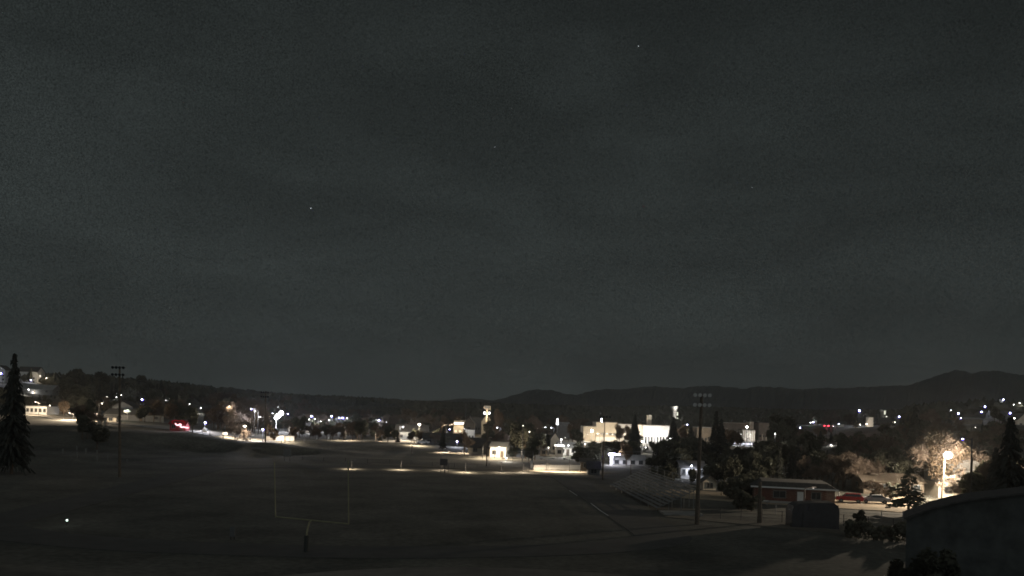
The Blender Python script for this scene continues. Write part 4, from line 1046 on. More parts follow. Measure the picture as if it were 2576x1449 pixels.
ff = [base_at(x, yy) for x, yy in ((760, 1158), (980, 1168), (1200, 1180), (1330, 1190))]
wire_fence([(p.x, p.y) for p in ff], 'long low dark fence along the far end of the field', 1.1, 5.0, m=M_dark, rails=5)
ff = [base_at(x, yy) for x, yy in ((1110, 1166), (1230, 1170), (1340, 1172))]
wire_fence([(p.x, p.y) for p in ff], 'tall pale backstop fence before the barn and bungalow', 3.6, 7.0, m=M_metal, rails=4)
# faint white posts at the left of the field
for k, (px, py0, py1) in enumerate(((158, 1129, 1142), (193, 1122, 1134), (193.5, 1138, 1154), (216, 1128, 1142), (244, 1132, 1141), (244.5, 1150, 1160), (271, 1144, 1158), (299, 1152, 1168), (320, 1156, 1164))):
    a = base_at(px, py1); zt = (py1 - py0) * a.y / F
    t = thing('marker_post', 'faint white marker post on the dark left bank, %s' % ('first', 'second', 'third', 'fourth', 'fifth', 'sixth', 'seventh', 'eighth', 'ninth')[k] + ' from the left', 'post', a, 0, 'faint white posts on the left bank')
    zt = max(.6, min(zt, 2.4))
    MB().cyl((0, 0, -.3), (0, 0, zt), .09, .09, 6).build('shaft', M_oldw, t); MB().box((0, -.05, zt - .4), (.34, .05, .8)).build('plate', M_oldw, t)
for px, py, wd_, hh_, Y, lb in ((722, 1139, 1.9, 1.9, 205, 'pale square board at the left of the field'), (646, 1127, 2.8, .5, 225, 'faint low board on the grass bank'), (584, 1340, .5, 1.0, 92, 'faint pale marker on the near field')):
    a = base_at(px, py + hh_ * F / Y / 2 + 8) if Y < 100 else stand(px, Y); t = thing('field_board', lb, 'board', a)
    zc = max(hh_ / 2 + .3, top_of(px, py, a.y) - a.z); MB().box((0, 0, zc), (wd_, .1, hh_)).build('panel', M_grey, t)
    for s_ in (-1, 1): MB().cyl((s_ * wd_ * .35, .08, -.2), (s_ * wd_ * .35, .08, zc + hh_/2 - .1), .05, .05, 6).build('post', M_dark, t)
# small green-white light near the left
a = base_at(168, 1325); t = thing('indicator_light', 'tiny green-white light on a stake in the dark left foreground', 'light', a)
MB().cyl((0, 0, -.2), (0, 0, .5), .03, .03, 6).build('stake', M_dark, t); MB().ball((0, 0, .6), .11, 8, 6).build('lens', glow('tiny_green', (.75, 1, .85), 3), t)

# ---------------------------------------------------------------- cars
def car_parts(kind='hatch'):
    L_, W_, Hh = (4.3, 1.78, 1.55) if kind == 'hatch' else (4.7, 1.8, 1.42)
    if kind == 'hatch': low = [(-2.15, .35), (2.15, .35), (2.15, .75), (2.0, .92), (1.1, 1.0), (-2.1, 1.02), (-2.15, .7)]; cab = [(1.15, 1.0), (.55, 1.5), (-1.6, 1.55), (-2.05, 1.02)]
    else: low = [(-2.35, .35), (2.35, .35), (2.35, .7), (2.2, .86), (1.15, .95), (-1.6, .98), (-2.3, .95), (-2.35, .7)]; cab = [(1.1, .95), (.45, 1.38), (-1.0, 1.42), (-1.75, .98)]
    body = MB(); body.prism(low, -W_/2, W_/2)
    i = len(body.v); n = len(cab)
    for s_ in (-1, 1):
        for k, (x, z) in enumerate(cab): body.v.append((x, s_ * (W_/2 - (.06 if z < 1.1 else .26)), z))
    for k in range(n): body.f.append((i+k, i+(k+1) % n, i+n+(k+1) % n, i+n+k))
    body.f.append(tuple(i+k for k in reversed(range(n)))); body.f.append(tuple(i+n+k for k in range(n)))
    gl = MB()
    for s_ in (-1, 1):
        q0, q1 = W_/2 - .085, W_/2 - .235; c0 = cab
        xs0, xs1 = c0[0][0] - .25, c0[3][0] + .25; xt0, xt1 = c0[1][0] - .08, c0[2][0] + .1
        gl.quad((xs0, s_ * (q0 + .02), c0[0][1] + .06), (xt0, s_ * (q1 + .02), c0[1][1] - .08), (xt1, s_ * (q1 + .02), c0[2][1] - .08), (xs1, s_ * (q0 + .02), c0[3][1] + .06))
    a, b = cab[0], cab[1]; gl.quad((a[0] - .02, -.78, a[1] + .06), (a[0] - .02, .78, a[1] + .06), (b[0] + .05, .6, b[1] - .06), (b[0] + .05, -.6, b[1] - .06))
    a, b = cab[3], cab[2]; gl.quad((a[0] + .02 - .04, -.78, a[1] + .08), (b[0] - .06, -.6, b[1] - .06), (b[0] - .06, .6, b[1] - .06), (a[0] - .02, .78, a[1] + .08))
    return L_, W_, body, gl
TY = MB().cyl((0, -.11, 0), (0, .11, 0), .32, .32, 16).mesh('wheel', M_tyre); RM = MB().cyl((0, -.125, 0), (0, .125, 0), .19, .19, 12).mesh('rim', M_alu)
M_tail = mat('tail_light_red', (.5, .02, .02), .3, .1, 2); M_headl = mat('headlight_clear', (.7, .7, .72), .1, .05, 2)
def car(loc, rz, label, paint, kind='hatch', group=None):
    L_, W_, body, gl = car_parts(kind); t = thing('parked_car', label, 'car', loc, rz, group)
    body.build('body', paint, t); gl.build('windows', M_glass, t)
    for x in (-L_*.31, L_*.31):
        for s_ in (-1, 1):
            wh = link('wheel', TY, t, (x, s_ * (W_/2 - .09), .32)); link('rim', RM, wh)
    for s_ in (-1, 1):
        MB().box((-L_/2 - .01, s_ * .7, .82), (.05, .22, .26)).build('tail_light', M_tail, t); MB().box((L_/2, s_ * .62, .66), (.05, .34, .14)).build('headlight', M_headl, t)
    MB().box((-L_/2 - .02, 0, .6), (.03, .5, .12)).build('number_plate', M_paintw, t)
    MB().box((-L_/2 - .03, 0, .44), (.08, W_ * .9, .16)).build('bumper', M_dark, t)
    return t
P_red = mat('red_car_paint', (.30, .012, .018), .3, .05, 2); P_white = mat('white_car_paint', (.8, .8, .8), .3, .05, 2); P_dark = mat('dark_car_paint', (.04, .045, .05), .25, .1, 2); P_silver = mat('silver_car_paint', (.45, .46, .48), .3, .08, 2)
pc = base_at(2137, 1266); car((pc.x, pc.y, pc.z + .1), R(160), 'red hatchback parked on the gravel lot with its dark side to the shed', P_red)
pc = base_at(2200, 1268); car((pc.x, pc.y, pc.z + .1), R(165), 'dull silver saloon parked right of the red hatchback', P_silver, 'sedan')
pc = stand(1084, 330); car((pc.x, 300, g(pc.x*300/330, 300) + .05), R(170), 'white car left of the low dark house', P_white, 'sedan')
for k, px in enumerate((1843, 1854, 1865, 1877, 1889)):
    pc = stand(px, 400 - k); car((pc.x, pc.y, pc.z + .1), R(95 + k * 3), 'overexposed white car in the lit row below the civic building, %s' % ('first from left', 'second from left', 'middle one', 'second from right', 'first from right')[k], P_white, 'sedan' if k % 2 else 'hatch', 'row of glaring white cars')
for px, pw in ((1850, 2000), (1880, 2000)):
    lamp_post(px, 1104, 'low shaded lamp over the white car row, %s' % ('left one' if px < 1860 else 'right one'), 1.0, 'cool', pw * 4, 392, s=3)
protect(1838, 1108, 1895, 1122, 390)
pc = base_at(1930, 1272); t = thing('garden_table', 'small pale covered table beside the thick utility pole', 'table', (pc.x - .6, pc.y, pc.z))
MB().box((0, 0, .75), (1.3, .8, .06)).build('tabletop', M_paintw, t)
for sx in (-1, 1):
    for sy in (-1, 1): MB().cyl((sx*.55, sy*.3, 0), (sx*.55, sy*.3, .72), .03, .03, 5).build('leg', M_metal, t)
for px, py, lb in ((2110, 1258, 'pale post left of the red hatchback'),):
    a = base_at(px, py + 5); t = thing('bollard', lb, 'post', a); MB().cyl((0, 0, 0), (0, 0, 1.5), .14, .12, 8).build('shaft', M_paintw, t); MB().ball((0, 0, 1.5), .14, 8, 5).build('cap', M_paintw, t)

def hedge(a, b, h, wd, label, n=2600):
    rg = random.Random(3); A = Vector((a[0], a[1], g(*a))); B = Vector((b[0], b[1], g(*b))); D = B - A
    t = thing('hedge', label, 'hedge', A); mb = MB(); dn = Vector((-D.y, D.x, 0)).normalized()
    for _ in range(n):
        u = rg.random(); top = h * (1 + .18 * math.sin(u * 23) + .12 * math.sin(u * 57 + 1))
        p = D * u + dn * rg.uniform(-wd, wd) * .5 + Vector((0, 0, top * rg.random() ** .6)); x = Vector((rg.gauss(0, 1), rg.gauss(0, 1), rg.gauss(0, 1))).normalized(); y_ = x.orthogonal().normalized(); s_ = rg.uniform(.12, .3)
        mb.quad(p - x*s_ - y_*s_*.7, p + x*s_ - y_*s_*.7, p + x*s_ + y_*s_*.7, p - x*s_ + y_*s_*.7)
    mb.build('foliage', M_leaf, t)
    st_ = MB()
    for k in range(9): q_ = D * ((k + .5) / 9); st_.cyl(q_ - Vector((0, 0, .2)), q_ + Vector((0, 0, h * .8)), .05, .03, 5, False)
    st_.build('stems', M_bark, t)['kind'] = 'stuff'
hedge((40, 101), (57, 95), 1.7, 1.8, 'long dark hedge along the near edge of the gravel lot')
# ---------------------------------------------------------------- trees
def leafy(seed, n=2600, ls=.030, spread=.34, low=.28):
    rg = random.Random(seed); cl = []
    for _ in range(16):
        t_ = rg.uniform(0, 2 * math.pi); rr = spread * math.sqrt(rg.random()) * .75; zc = rg.uniform(low + .1, .86)
        k_ = math.sin(math.pi * min(1, max(0, (zc - low) / (1.05 - low)))) ** .6
        cl.append((rr * k_ * math.cos(t_), rr * k_ * math.sin(t_), zc, rg.uniform(.10, .17)))
    mb = MB()
    for _ in range(n):
        c = rg.choice(cl); u = Vector((rg.gauss(0, 1), rg.gauss(0, 1), rg.gauss(0, 1))).normalized() * c[3] * (rg.random() ** .4)
        p = Vector(c[:3]) + u; p.z = min(.995, p.z); a = Vector((rg.gauss(0, 1), rg.gauss(0, 1), rg.gauss(0, 1))).normalized(); b = a.orthogonal().normalized(); s_ = ls * rg.uniform(.5, 1.25)
        mb.quad(p - a*s_ - b*s_*.6, p + a*s_ - b*s_*.6, p + a*s_ + b*s_*.6, p - a*s_ + b*s_*.6)
    tr = MB(); tr.cyl((0, 0, -.03), (0, 0, .35), .024, .016, 7); tr.cyl((0, 0, .35), (.01, 0, .7), .016, .006, 6)
    for c in cl: tr.cyl((0, 0, rg.uniform(.2, .5)), c[:3], .009, .003, 4, False)
    return mb, tr
def bare(seed, depth=6, ang=.55, up=.25, thick=.022):
    rg = random.Random(seed); tr = MB(); tw = MB(); tips = []
    def rec(p, d, ln, r_, k):
        q = p + d * ln; (tr if k < 2 else tw).cyl(p, q, r_, r_ * .68, 6 if k < 2 else 3, False)
        if k >= depth - 2: tips.append(q)
        if k >= depth: return
        for _ in range(rg.choice((2, 3, 3)) if k < depth - 1 else 3):
            nd = (d + Vector((rg.gauss(0, ang), rg.gauss(0, ang), rg.gauss(up * .6, ang * .7)))).normalized()
            rec(p + d * ln * rg.uniform(.7, 1.0), nd, ln * rg.uniform(.62, .86), max(.0032, r_ * .62), k + 1)
    rec(Vector((0, 0, -.03)), Vector((0, 0, 1)), .27, thick, 0)
    for _ in range(len(tips) * 5):
        p = rg.choice(tips); a = Vector((rg.gauss(0, 1), rg.gauss(0, 1), rg.gauss(.3, 1))).normalized(); b = a.orthogonal().normalized() * .0045; a *= rg.uniform(.03, .065)
        p = p + Vector((rg.gauss(0, .02), rg.gauss(0, .02), rg.gauss(0, .02))); tw.quad(p - b, p + a - b * .3, p + a + b * .3, p + b)
    mz = max(v_[2] for v_ in tw.v)
    for m_ in (tr, tw): m_.v = [(v_[0]/mz, v_[1]/mz, v_[2]/mz) for v_ in m_.v]
    return tw, tr
def conifer(seed, levels=34, wd=.20, droop=.25, gap=.0, ww=.7, z0=.10):
    rg = random.Random(seed); mb = MB(); tr = MB(); tr.cyl((0, 0, -.03), (0, 0, .97), .02, .003, 7)
    for l in range(levels):
        z = z0 + (.98 - z0) * (l / levels) ** .92; R_ = wd * (1 - (z - .08) / .94) ** .85 * rg.uniform(.8, 1.15) + .008
        nb_ = int(7 + 7 * (1 - z))
        for k in range(nb_):
            if rg.random() < gap: continue
            t_ = rg.uniform(0, 2 * math.pi); dx, dy = math.cos(t_), math.sin(t_); rl_ = R_ * rg.uniform(.65, 1.15); ns = 4
            for s_ in range(ns):
                a = s_ / ns; b = (s_ + 1) / ns; wa = (.018 + .030 * (1 - a) * (1.1 - z)) * ww; 
                za = z - droop * rl_ * a * a; zb = z - droop * rl_ * b * b
                j = rg.uniform(-.01, .01)
                pa = Vector((dx*rl_*a, dy*rl_*a, za)); pb_ = Vector((dx*rl_*b, dy*rl_*b, zb + j)); sd_ = Vector((-dy, dx, rg.uniform(-.5, .5))) * wa
                mb.quad(pa - sd_, pb_ - sd_*.5, pb_ + sd_*.5, pa + sd_)
                if s_: mb.quad(pa + sd_*.2, pa + Vector((dx*.01 - dy*wa, dy*.01 + dx*wa, -.034*ww - .006)), pb_ + Vector((0, 0, -.02)), pb_)
    return mb, tr
PROTO = {}
def proto(key, pair, cm):
    PROTO.setdefault(key, []).append((pair[0].mesh('crown', cm), pair[1].mesh('trunk', M_bark)))
for s_ in range(4): proto('leafy', leafy(10 + s_), M_leaf)
for s_ in range(3): proto('autumn', leafy(30 + s_, 2000, .024), M_autumn)
for s_ in range(2): proto('fine', leafy(40 + s_, 6500, .016), M_autumn)
for s_ in range(2): proto('shrub', leafy(80 + s_, 2600, .05, .5, .02), M_autumn)
proto('darkshrub', leafy(90, 3500, .035, .55, .02), M_leaf)
for s_ in range(4): proto('bare', bare(50 + s_), M_twig)
for s_ in range(3): proto('conifer', conifer(60 + s_), M_pine)
for s_ in range(2): proto('bigconifer', conifer(70 + s_, 70, .24, .35, .1, .45), M_pine)
proto('openpine', conifer(77, 30, .36, .15, .42, 1.0, .2), M_pineg)
proto('spire', conifer(75, 30, .15, .2), M_pine)
NM = {'leafy': 'leafy_tree', 'autumn': 'brown_tree', 'fine': 'leafy_tree', 'shrub': 'shrub', 'darkshrub': 'shrub', 'bare': 'bare_tree', 'conifer': 'conifer_tree', 'bigconifer': 'conifer_tree', 'openpine': 'conifer_tree', 'spire': 'conifer_tree'}
def tree(kind, px, Y, ptop, label, wide=1.0, group=None, seed=None, h=None, prot=False, at=None):
    b = at or stand(px, Y); H = h or (top_of(px, ptop, Y) - b.z); H = max(H, 1.0)
    cr, tr = PROTO[kind][(seed if seed is not None else rnd.randrange(99)) % len(PROTO[kind])]
    t = thing(NM[kind], label, 'shrub' if 'shrub' in kind else 'tree', b, rnd.uniform(0, 6.28), group)
    t.scale = (H * wide, H * wide, H)
    link('crown', cr, t); link('trunk', tr, t)
    return t
NAMED = [
 ('bigconifer', 28, 150, 880, .66, 'huge dark conifer towering at the left edge'),
 ('leafy', 484, 252, 1024, .85, 'dark round tree beside the red neon kiosk'),
 ('leafy', 225, 282, 1000, .7, 'tall dark tree left of the warm road lamp'),
 ('leafy', 213, 278, 1012, .8, 'broad dark tree ending the lit left road'),
 ('autumn', 160, 312, 1008, 1.0, 'small reddish tree behind the left road'),
 ('bare', 590, 253, 1062, 1.0, 'twisted bare tree glowing under a white lamp'),
 ('bare', 578, 290, 1012, 1.0, 'tall brown bare tree behind the twisted lit tree'),
 ('bare', 612, 300, 1006, 1.0, 'broad bare crown above the white roadside lamp'),
 ('bare', 640, 296, 1014, 1.0, 'bare brown tree left of the tall dark mast'),
 ('bare', 550, 300, 1010, 1.0, 'bare brown tree behind the flared lamp base'),
 ('bare', 2196, 150, 1205, 1.3, 'low twiggy tree behind the silver saloon, left'),
 ('bare', 2218, 149, 1212, 1.3, 'low twiggy tree behind the silver saloon, middle'),
 ('darkshrub', 2243, 150, 1212, .9, 'bush behind the silver saloon, near the lot conifer'),
 ('darkshrub', 2205, 153, 1218, 1.0, 'dark bush directly behind the silver saloon'),
 ('darkshrub', 2290, 60, 1400, .9, 'black bush at the left corner of the lower right building'),
 ('shrub', 675, 263, 1068, .8, 'pale lit shrub left under the floodlight'),
 ('shrub', 689, 262, 1077, .9, 'round lit shrub at the foot of the floodlight pole'),
 ('shrub', 735, 268, 1074, .8, 'pinkish lit shrub right of the floodlight pole'),
 ('bare', 1168, 252, 1085, 1.0, 'leaning bare tree on the lit lawn path'),
 ('fine', 1250, 345, 1029, .62, 'tall pointed tree lit beside the twin lamp mast'),
 ('bare', 1262, 262, 1080, .9, 'reddish bare tree above the glaring bungalow'),
 ('bare', 1335, 385, 1044, 1.0, 'tan lit bare tree clump before the dark ridge'),
 ('bare', 1350, 380, 1056, 1.0, 'lower tan lit bare tree right of the clump'),
 ('leafy', 1297, 250, 1058, .85, 'big black tree left of centre behind the fence'),
 ('leafy', 1322, 245, 1075, .9, 'black tree filling the gap before the bright fence'),
 ('bare', 1345, 240, 1100, 1.0, 'brownish bare tree left of the white house'),
 ('bigconifer', 1595, 300, 1040, .95, 'dark conifer between the pale hall and portico'),
 ('bigconifer', 1692, 310, 1046, .95, 'dark conifer right of the glaring portico'),
 ('conifer', 1735, 345, 1066, 1.0, 'smaller dark conifer right of the warm lit tree'),
 ('autumn', 1716, 345, 1066, .95, 'leafy tree with a warm lamp shining through'),
 ('fine', 1558, 360, 1063, .75, 'slender leafy tree before the right end of the hall'),
 ('fine', 1576, 350, 1069, .6, 'leafy tree at the right corner of the hall'),
 ('autumn', 1440, 340, 1066, .9, 'leafy tree left of the big pale hall'),
 ('spire', 1798, 230, 1028, 1.1, 'tall dark conifer right of the stadium mast'),
 ('bigconifer', 1812, 250, 1050, .9, 'dark conifer close before the civic building'),
 ('autumn', 1836, 340, 1080, 1.1, 'greyish tree before the civic building windows'),
 ('autumn', 1856, 342, 1084, 1.0, 'low brown tree beside the glaring porch'),
 ('leafy', 1968, 300, 1038, 1.05, 'big round black tree right of the civic building'),
 ('leafy', 1955, 280, 1058, 1.0, 'black tree before the big round one'),
 ('bare', 2120, 168, 1132, 1.1, 'broad brown bare tree above the red car'),
 ('bare', 2160, 165, 1145, 1.0, 'brown bare tree right above the red car'),
 ('bare', 2093, 172, 1150, 1.0, 'bare tree at the right end of the brick bungalow'),
 ('leafy', 2232, 172, 1118, .9, 'dark rounded tree behind the parked saloon'),
 ('bigconifer', 2298, 190, 1014, .75, 'tall black tree left of the blazing lamp'),
 ('openpine', 2284, 127, 1168, 1.15, 'lone conifer with lit right side on the gravel lot'),
 ('fine', 2372, 157, 1072, .85, 'pale leafy tree glowing above the blazing lamp'),
 ('bare', 2350, 160, 1085, 1.0, 'bare tree left behind the blazing lamp'),
 ('bare', 2400, 158, 1078, 1.0, 'bare tree right above the blazing lamp'),
 ('bare', 2436, 158, 1105, 1.1, 'reddish bare tree right of the blazing lamp'),
 ('bare', 2462, 200, 1080, 1.1, 'dim bare tree between the lamp and right conifer'),
 ('bigconifer', 2535, 100, 1040, .85, 'huge black conifer at the right edge'),
 ('bigconifer', 2500, 118, 1120, .8, 'black conifer left of the huge right conifer'),
 ('bare', 2410, 146, 1195, 1.3, 'low bare shrub-like tree before the pale house'),
 ('bare', 2455, 140, 1185, 1.2, 'pale twiggy tree glowing beside the white house'),
 ('darkshrub', 2167, 108, 1283, .95, 'dark round bush at the edge of the gravel lot'),
 ('darkshrub', 2345, 62, 1375, .9, 'black bush before the wall of the lower right building'),
 ('darkshrub', 1740, 175, 1178, .8, 'black bush before the dazzling porch'),
 ('bare', 2040, 176, 1178, 1.0, 'dim bare tree behind the brick bungalow'),
 ('autumn', 1575, 225, 1112, .9, 'brownish tree behind the long white shed'),
 ('conifer', 1690, 215, 1110, .8, 'faint pointed conifer in the dark below the portico'),
 ('darkshrub', 1860, 128, 1232, 1.3, 'low dark bush left of the thick utility pole'),
 ('darkshrub', 1890, 126, 1240, 1.4, 'dark bush touching the thick utility pole'),
]
for kind, px, Y, tp, wd_, lb in NAMED: tree(kind, px, Y, tp, lb, wd_)

# rows and masses: individual trees filling the dark belts
LM = [(40, 'the left edge'), (150, 'the pale hillside houses'), (260, 'the gate pillars'), (357, 'the starry lamp'), (450, 'the red kiosk'), (516, 'the flared lamp base'), (600, 'the lit bare tree'), (668, 'the tall dark mast'), (700, 'the floodlight'),
      (790, 'the pale awning'), (860, 'the heart-shaped lamps'), (953, 'the lamp left of the warm one'), (1055, 'the tall warm lamp'), (1150, 'the lit shop'), (1225, 'the twin lamp mast'), (1300, 'the round lamp in the black trees'), (1410, 'the glaring white house'),
      (1500, 'the big pale hall'), (1590, 'the long white shed'), (1650, 'the portico'), (1700, 'the concrete tower'), (1765, 'the stadium mast'), (1850, 'the civic building'), (1950, 'the big round black tree'), (2042, 'the green light bar'), (2080, 'the red beacons'), (2162, 'the tall pole lamp'),
      (2225, 'the grey silo'), (2300, 'the tall black tree'), (2384, 'the blazing lamp'), (2445, 'the long pale roof'), (2530, 'the right edge')]
used = {}
def auto_label(kind, px, Y, H):
    dist, nm = min((abs(px - a), n) for a, n in LM)
    depth = 'nearer row' if Y < 260 else 'middle row' if Y < 400 else 'far row' if Y < 560 else 'farthest row'
    size = 'small' if H < 6 else 'medium' if H < 9 else 'tall' if H < 13 else 'very tall'
    kd = {'leafy': 'dark leafy tree', 'autumn': 'brown leafy tree', 'bare': 'bare twiggy tree', 'conifer': 'dark conifer', 'fine': 'brown tree', 'spire': 'narrow conifer', 'bigconifer': 'ragged conifer', 'darkshrub': 'dark bush'}[kind]
    side = 'directly by' if dist < 12 else ('left of' if px < [a for a, n in LM if n == nm][0] else 'right of')
    return '%s %s %s %s, %s' % (size, kd, side, nm, depth)
def blocked(px, Y, ptop, halfw):
    for a, b, c, d, Yp in PROTECT:
        if Yp > Y and px + halfw > a and px - halfw < c and ptop < d: return True
    return False
def scatter(n, x0, x1, Y0, Y1, h0, h1, kinds, seed, tries=14, minpx=6):
    rg = random.Random(seed); made = 0
    for _ in range(n * tries):
        if made >= n: break
        px = rg.uniform(x0, x1); Y = rg.uniform(Y0, Y1); H = rg.uniform(h0, h1); kind = rg.choice(kinds)
        b = stand(px, Y); tp = pix((b.x, Y, b.z + H))[1]
        wf = {'conifer': .16, 'spire': .13, 'bigconifer': .2}.get(kind, .3)
        if blocked(px, Y, tp, H * wf * F / Y): continue
        if any(abs(px - q[0]) < minpx * (1 + 100 / Y) and abs(Y - q[1]) < 14 for q in placed): continue
        placed.append((px, Y)); lb = auto_label(kind, px, Y, H)
        t = tree(kind, px, Y, tp, lb, rg.uniform(.85, 1.15), group='trees of the dark town belt', seed=rg.randrange(99)); made += 1
        used.setdefault(lb, []).append(t)
placed = []
def fill_row(x0, x1, step, top0, top1, Y0, Y1, kinds, seed):
    rg = random.Random(seed); x = x0
    while x < x1:
        for _ in range(8):
            px = x + rg.uniform(-.4, .4) * step; Y = rg.uniform(Y0, Y1); tp = rg.uniform(top0, top1); kind = rg.choice(kinds)
            b = stand(px, Y); H = top_of(px, tp, Y) - b.z
            if H < 1.2: continue
            wf = {'conifer': .16, 'spire': .13, 'bigconifer': .2}.get(kind, .31)
            wide = rg.uniform(.9, 1.35) if H < 8 else rg.uniform(.8, 1.05)
            if blocked(px, Y, tp, H * wf * wide * F / Y * .85): continue
            placed.append((px, Y)); lb = auto_label(kind, px, Y, H)
            t = tree(kind, px, Y, tp, lb, wide, group='trees of the dark town belt', seed=rg.randrange(99)); used.setdefault(lb, []).append(t); break
        x += step
LB = ['leafy', 'leafy', 'bare', 'autumn']
fill_row(62, 235, 13, 972, 996, 405, 445, ['leafy', 'leafy', 'conifer'], 71)
fill_row(740, 1125, 11, 1038, 1056, 436, 452, ['bare', 'autumn', 'bare'], 72)
fill_row(1130, 1215, 14, 1072, 1082, 345, 380, ['leafy', 'bare'], 73)
fill_row(95, 340, 13, 947, 966, 400, 560, ['leafy', 'leafy', 'conifer', 'leafy'], 31)
fill_row(60, 330, 16, 985, 1015, 345, 400, ['leafy', 'leafy', 'bare'], 32)
fill_row(330, 480, 12, 970, 1005, 400, 560, ['leafy', 'leafy', 'conifer'], 33)
fill_row(330, 480, 15, 1012, 1032, 300, 350, ['leafy', 'leafy', 'bare'], 34)
fill_row(480, 760, 11, 985, 1020, 440, 600, ['leafy', 'bare', 'autumn'], 35)
fill_row(525, 700, 12, 1012, 1048, 285, 330, ['bare', 'autumn', 'bare'], 36)
fill_row(700, 1130, 9, 1046, 1066, 395, 430, LB, 37)
fill_row(745, 1040, 9, 1058, 1080, 355, 385, ['leafy', 'leafy', 'bare', 'autumn', 'conifer'], 38)
fill_row(745, 1110, 14, 1078, 1092, 340, 365, ['leafy', 'darkshrub', 'bare'], 39)
fill_row(760, 1160, 11, 1024, 1046, 480, 620, LB, 40)
fill_row(1095, 1200, 11, 1085, 1102, 290, 315, ['leafy', 'bare', 'leafy'], 41)
fill_row(1190, 1270, 11, 1080, 1100, 285, 320, ['leafy', 'leafy'], 42)
fill_row(1262, 1400, 10, 1058, 1090, 255, 320, ['leafy', 'leafy', 'conifer'], 43)
fill_row(1290, 1400, 12, 1100, 1128, 222, 240, ['leafy', 'darkshrub', 'bare'], 44)
fill_row(1240, 1470, 12, 1040, 1060, 440, 600, LB, 45)
fill_row(1450, 1610, 10, 1105, 1113, 250, 300, ['leafy', 'darkshrub', 'leafy'], 46)
fill_row(1455, 1540, 11, 1118, 1130, 225, 245, ['leafy', 'darkshrub'], 47)
fill_row(1600, 1720, 10, 1104, 1118, 260, 320, ['leafy', 'leafy', 'conifer'], 48)
fill_row(1700, 1850, 10, 1102, 1116, 260, 330, ['leafy', 'leafy', 'conifer'], 49)
fill_row(1836, 1900, 9, 1123, 1128, 250, 300, ['leafy', 'darkshrub'], 50)
fill_row(1898, 2010, 10, 1101, 1115, 250, 320, ['leafy', 'leafy'], 51)
fill_row(1630, 1930, 11, 1130, 1150, 190, 230, ['leafy', 'leafy', 'conifer', 'darkshrub'], 52)
fill_row(1640, 1920, 13, 1160, 1190, 165, 185, ['leafy', 'darkshrub', 'leafy'], 53)
fill_row(1790, 1930, 13, 1185, 1215, 140, 160, ['leafy', 'darkshrub'], 54)
fill_row(1900, 2240, 11, 1082, 1100, 300, 380, ['leafy', 'leafy', 'conifer'], 55)
fill_row(1920, 2100, 12, 1110, 1160, 180, 240, ['leafy', 'leafy', 'conifer'], 56)
fill_row(2060, 2240, 13, 1130, 1160, 172, 200, ['bare', 'bare', 'leafy'], 57)
fill_row(2200, 2340, 12, 1060, 1110, 230, 330, ['leafy', 'leafy', 'conifer'], 58)
fill_row(2240, 2330, 12, 1130, 1170, 165, 190, ['leafy', 'leafy'], 59)
fill_row(2300, 2600, 12, 1060, 1100, 260, 330, ['leafy', 'bare', 'leafy'], 60)
fill_row(2410, 2520, 12, 1110, 1150, 185, 230, ['bare', 'leafy'], 61)
fill_row(2460, 2600, 13, 1130, 1180, 120, 160, ['leafy', 'bare', 'conifer'], 62)
scatter(40, 40, 420, 360, 600, 9, 16, ['leafy', 'leafy', 'leafy', 'conifer'], 21, minpx=4)
scatter(30, 530, 680, 275, 420, 7, 12, ['bare', 'bare', 'autumn', 'bare'], 22, minpx=3)
scatter(40, 700, 1130, 395, 470, 6, 10, ['bare', 'leafy', 'bare', 'autumn'], 23, minpx=3)
scatter(34, -20, 420, 335, 620, 7, 14, ['leafy', 'leafy', 'bare', 'conifer'], 1)
scatter(16, 300, 520, 290, 420, 6, 10, ['leafy', 'bare', 'autumn'], 2)
scatter(30, 520, 780, 330, 620, 6, 11, ['bare', 'bare', 'autumn', 'leafy'], 3)
scatter(46, 740, 1130, 300, 420, 4.0, 8.5, ['leafy', 'bare', 'autumn', 'leafy', 'bare', 'conifer'], 4, minpx=5)
scatter(28, 740, 1160, 440, 640, 6, 11, ['bare', 'autumn', 'leafy'], 5)
scatter(22, 1100, 1460, 250, 420, 5, 9, ['leafy', 'bare', 'conifer', 'leafy'], 6)
scatter(20, 1140, 1460, 440, 640, 6, 10, ['bare', 'autumn', 'leafy'], 7)
scatter(26, 1480, 1760, 225, 370, 5, 8.5, ['leafy', 'leafy', 'conifer'], 8)
scatter(14, 1440, 1760, 440, 640, 6, 10, ['leafy', 'bare'], 9)
scatter(48, 1600, 1960, 165, 340, 4.5, 8.5, ['leafy', 'leafy', 'conifer', 'leafy', 'spire'], 10)
scatter(46, 1900, 2330, 175, 420, 6, 11, ['leafy', 'leafy', 'bare', 'conifer'], 11)
scatter(24, 1980, 2330, 430, 640, 5, 9, ['leafy', 'conifer'], 12)
scatter(30, 2300, 2600, 200, 440, 6, 11, ['leafy', 'bare', 'bare', 'conifer'], 13)
scatter(22, 2300, 2600, 440, 700, 6, 10, ['leafy', 'conifer'], 14)
scatter(5, 202, 245, 205, 240, 5, 9, ['leafy', 'leafy', 'bare'], 15)
words = ['leftmost', 'second', 'third', 'fourth', 'fifth', 'sixth', 'seventh', 'eighth', 'ninth', 'tenth', 'eleventh', 'twelfth']
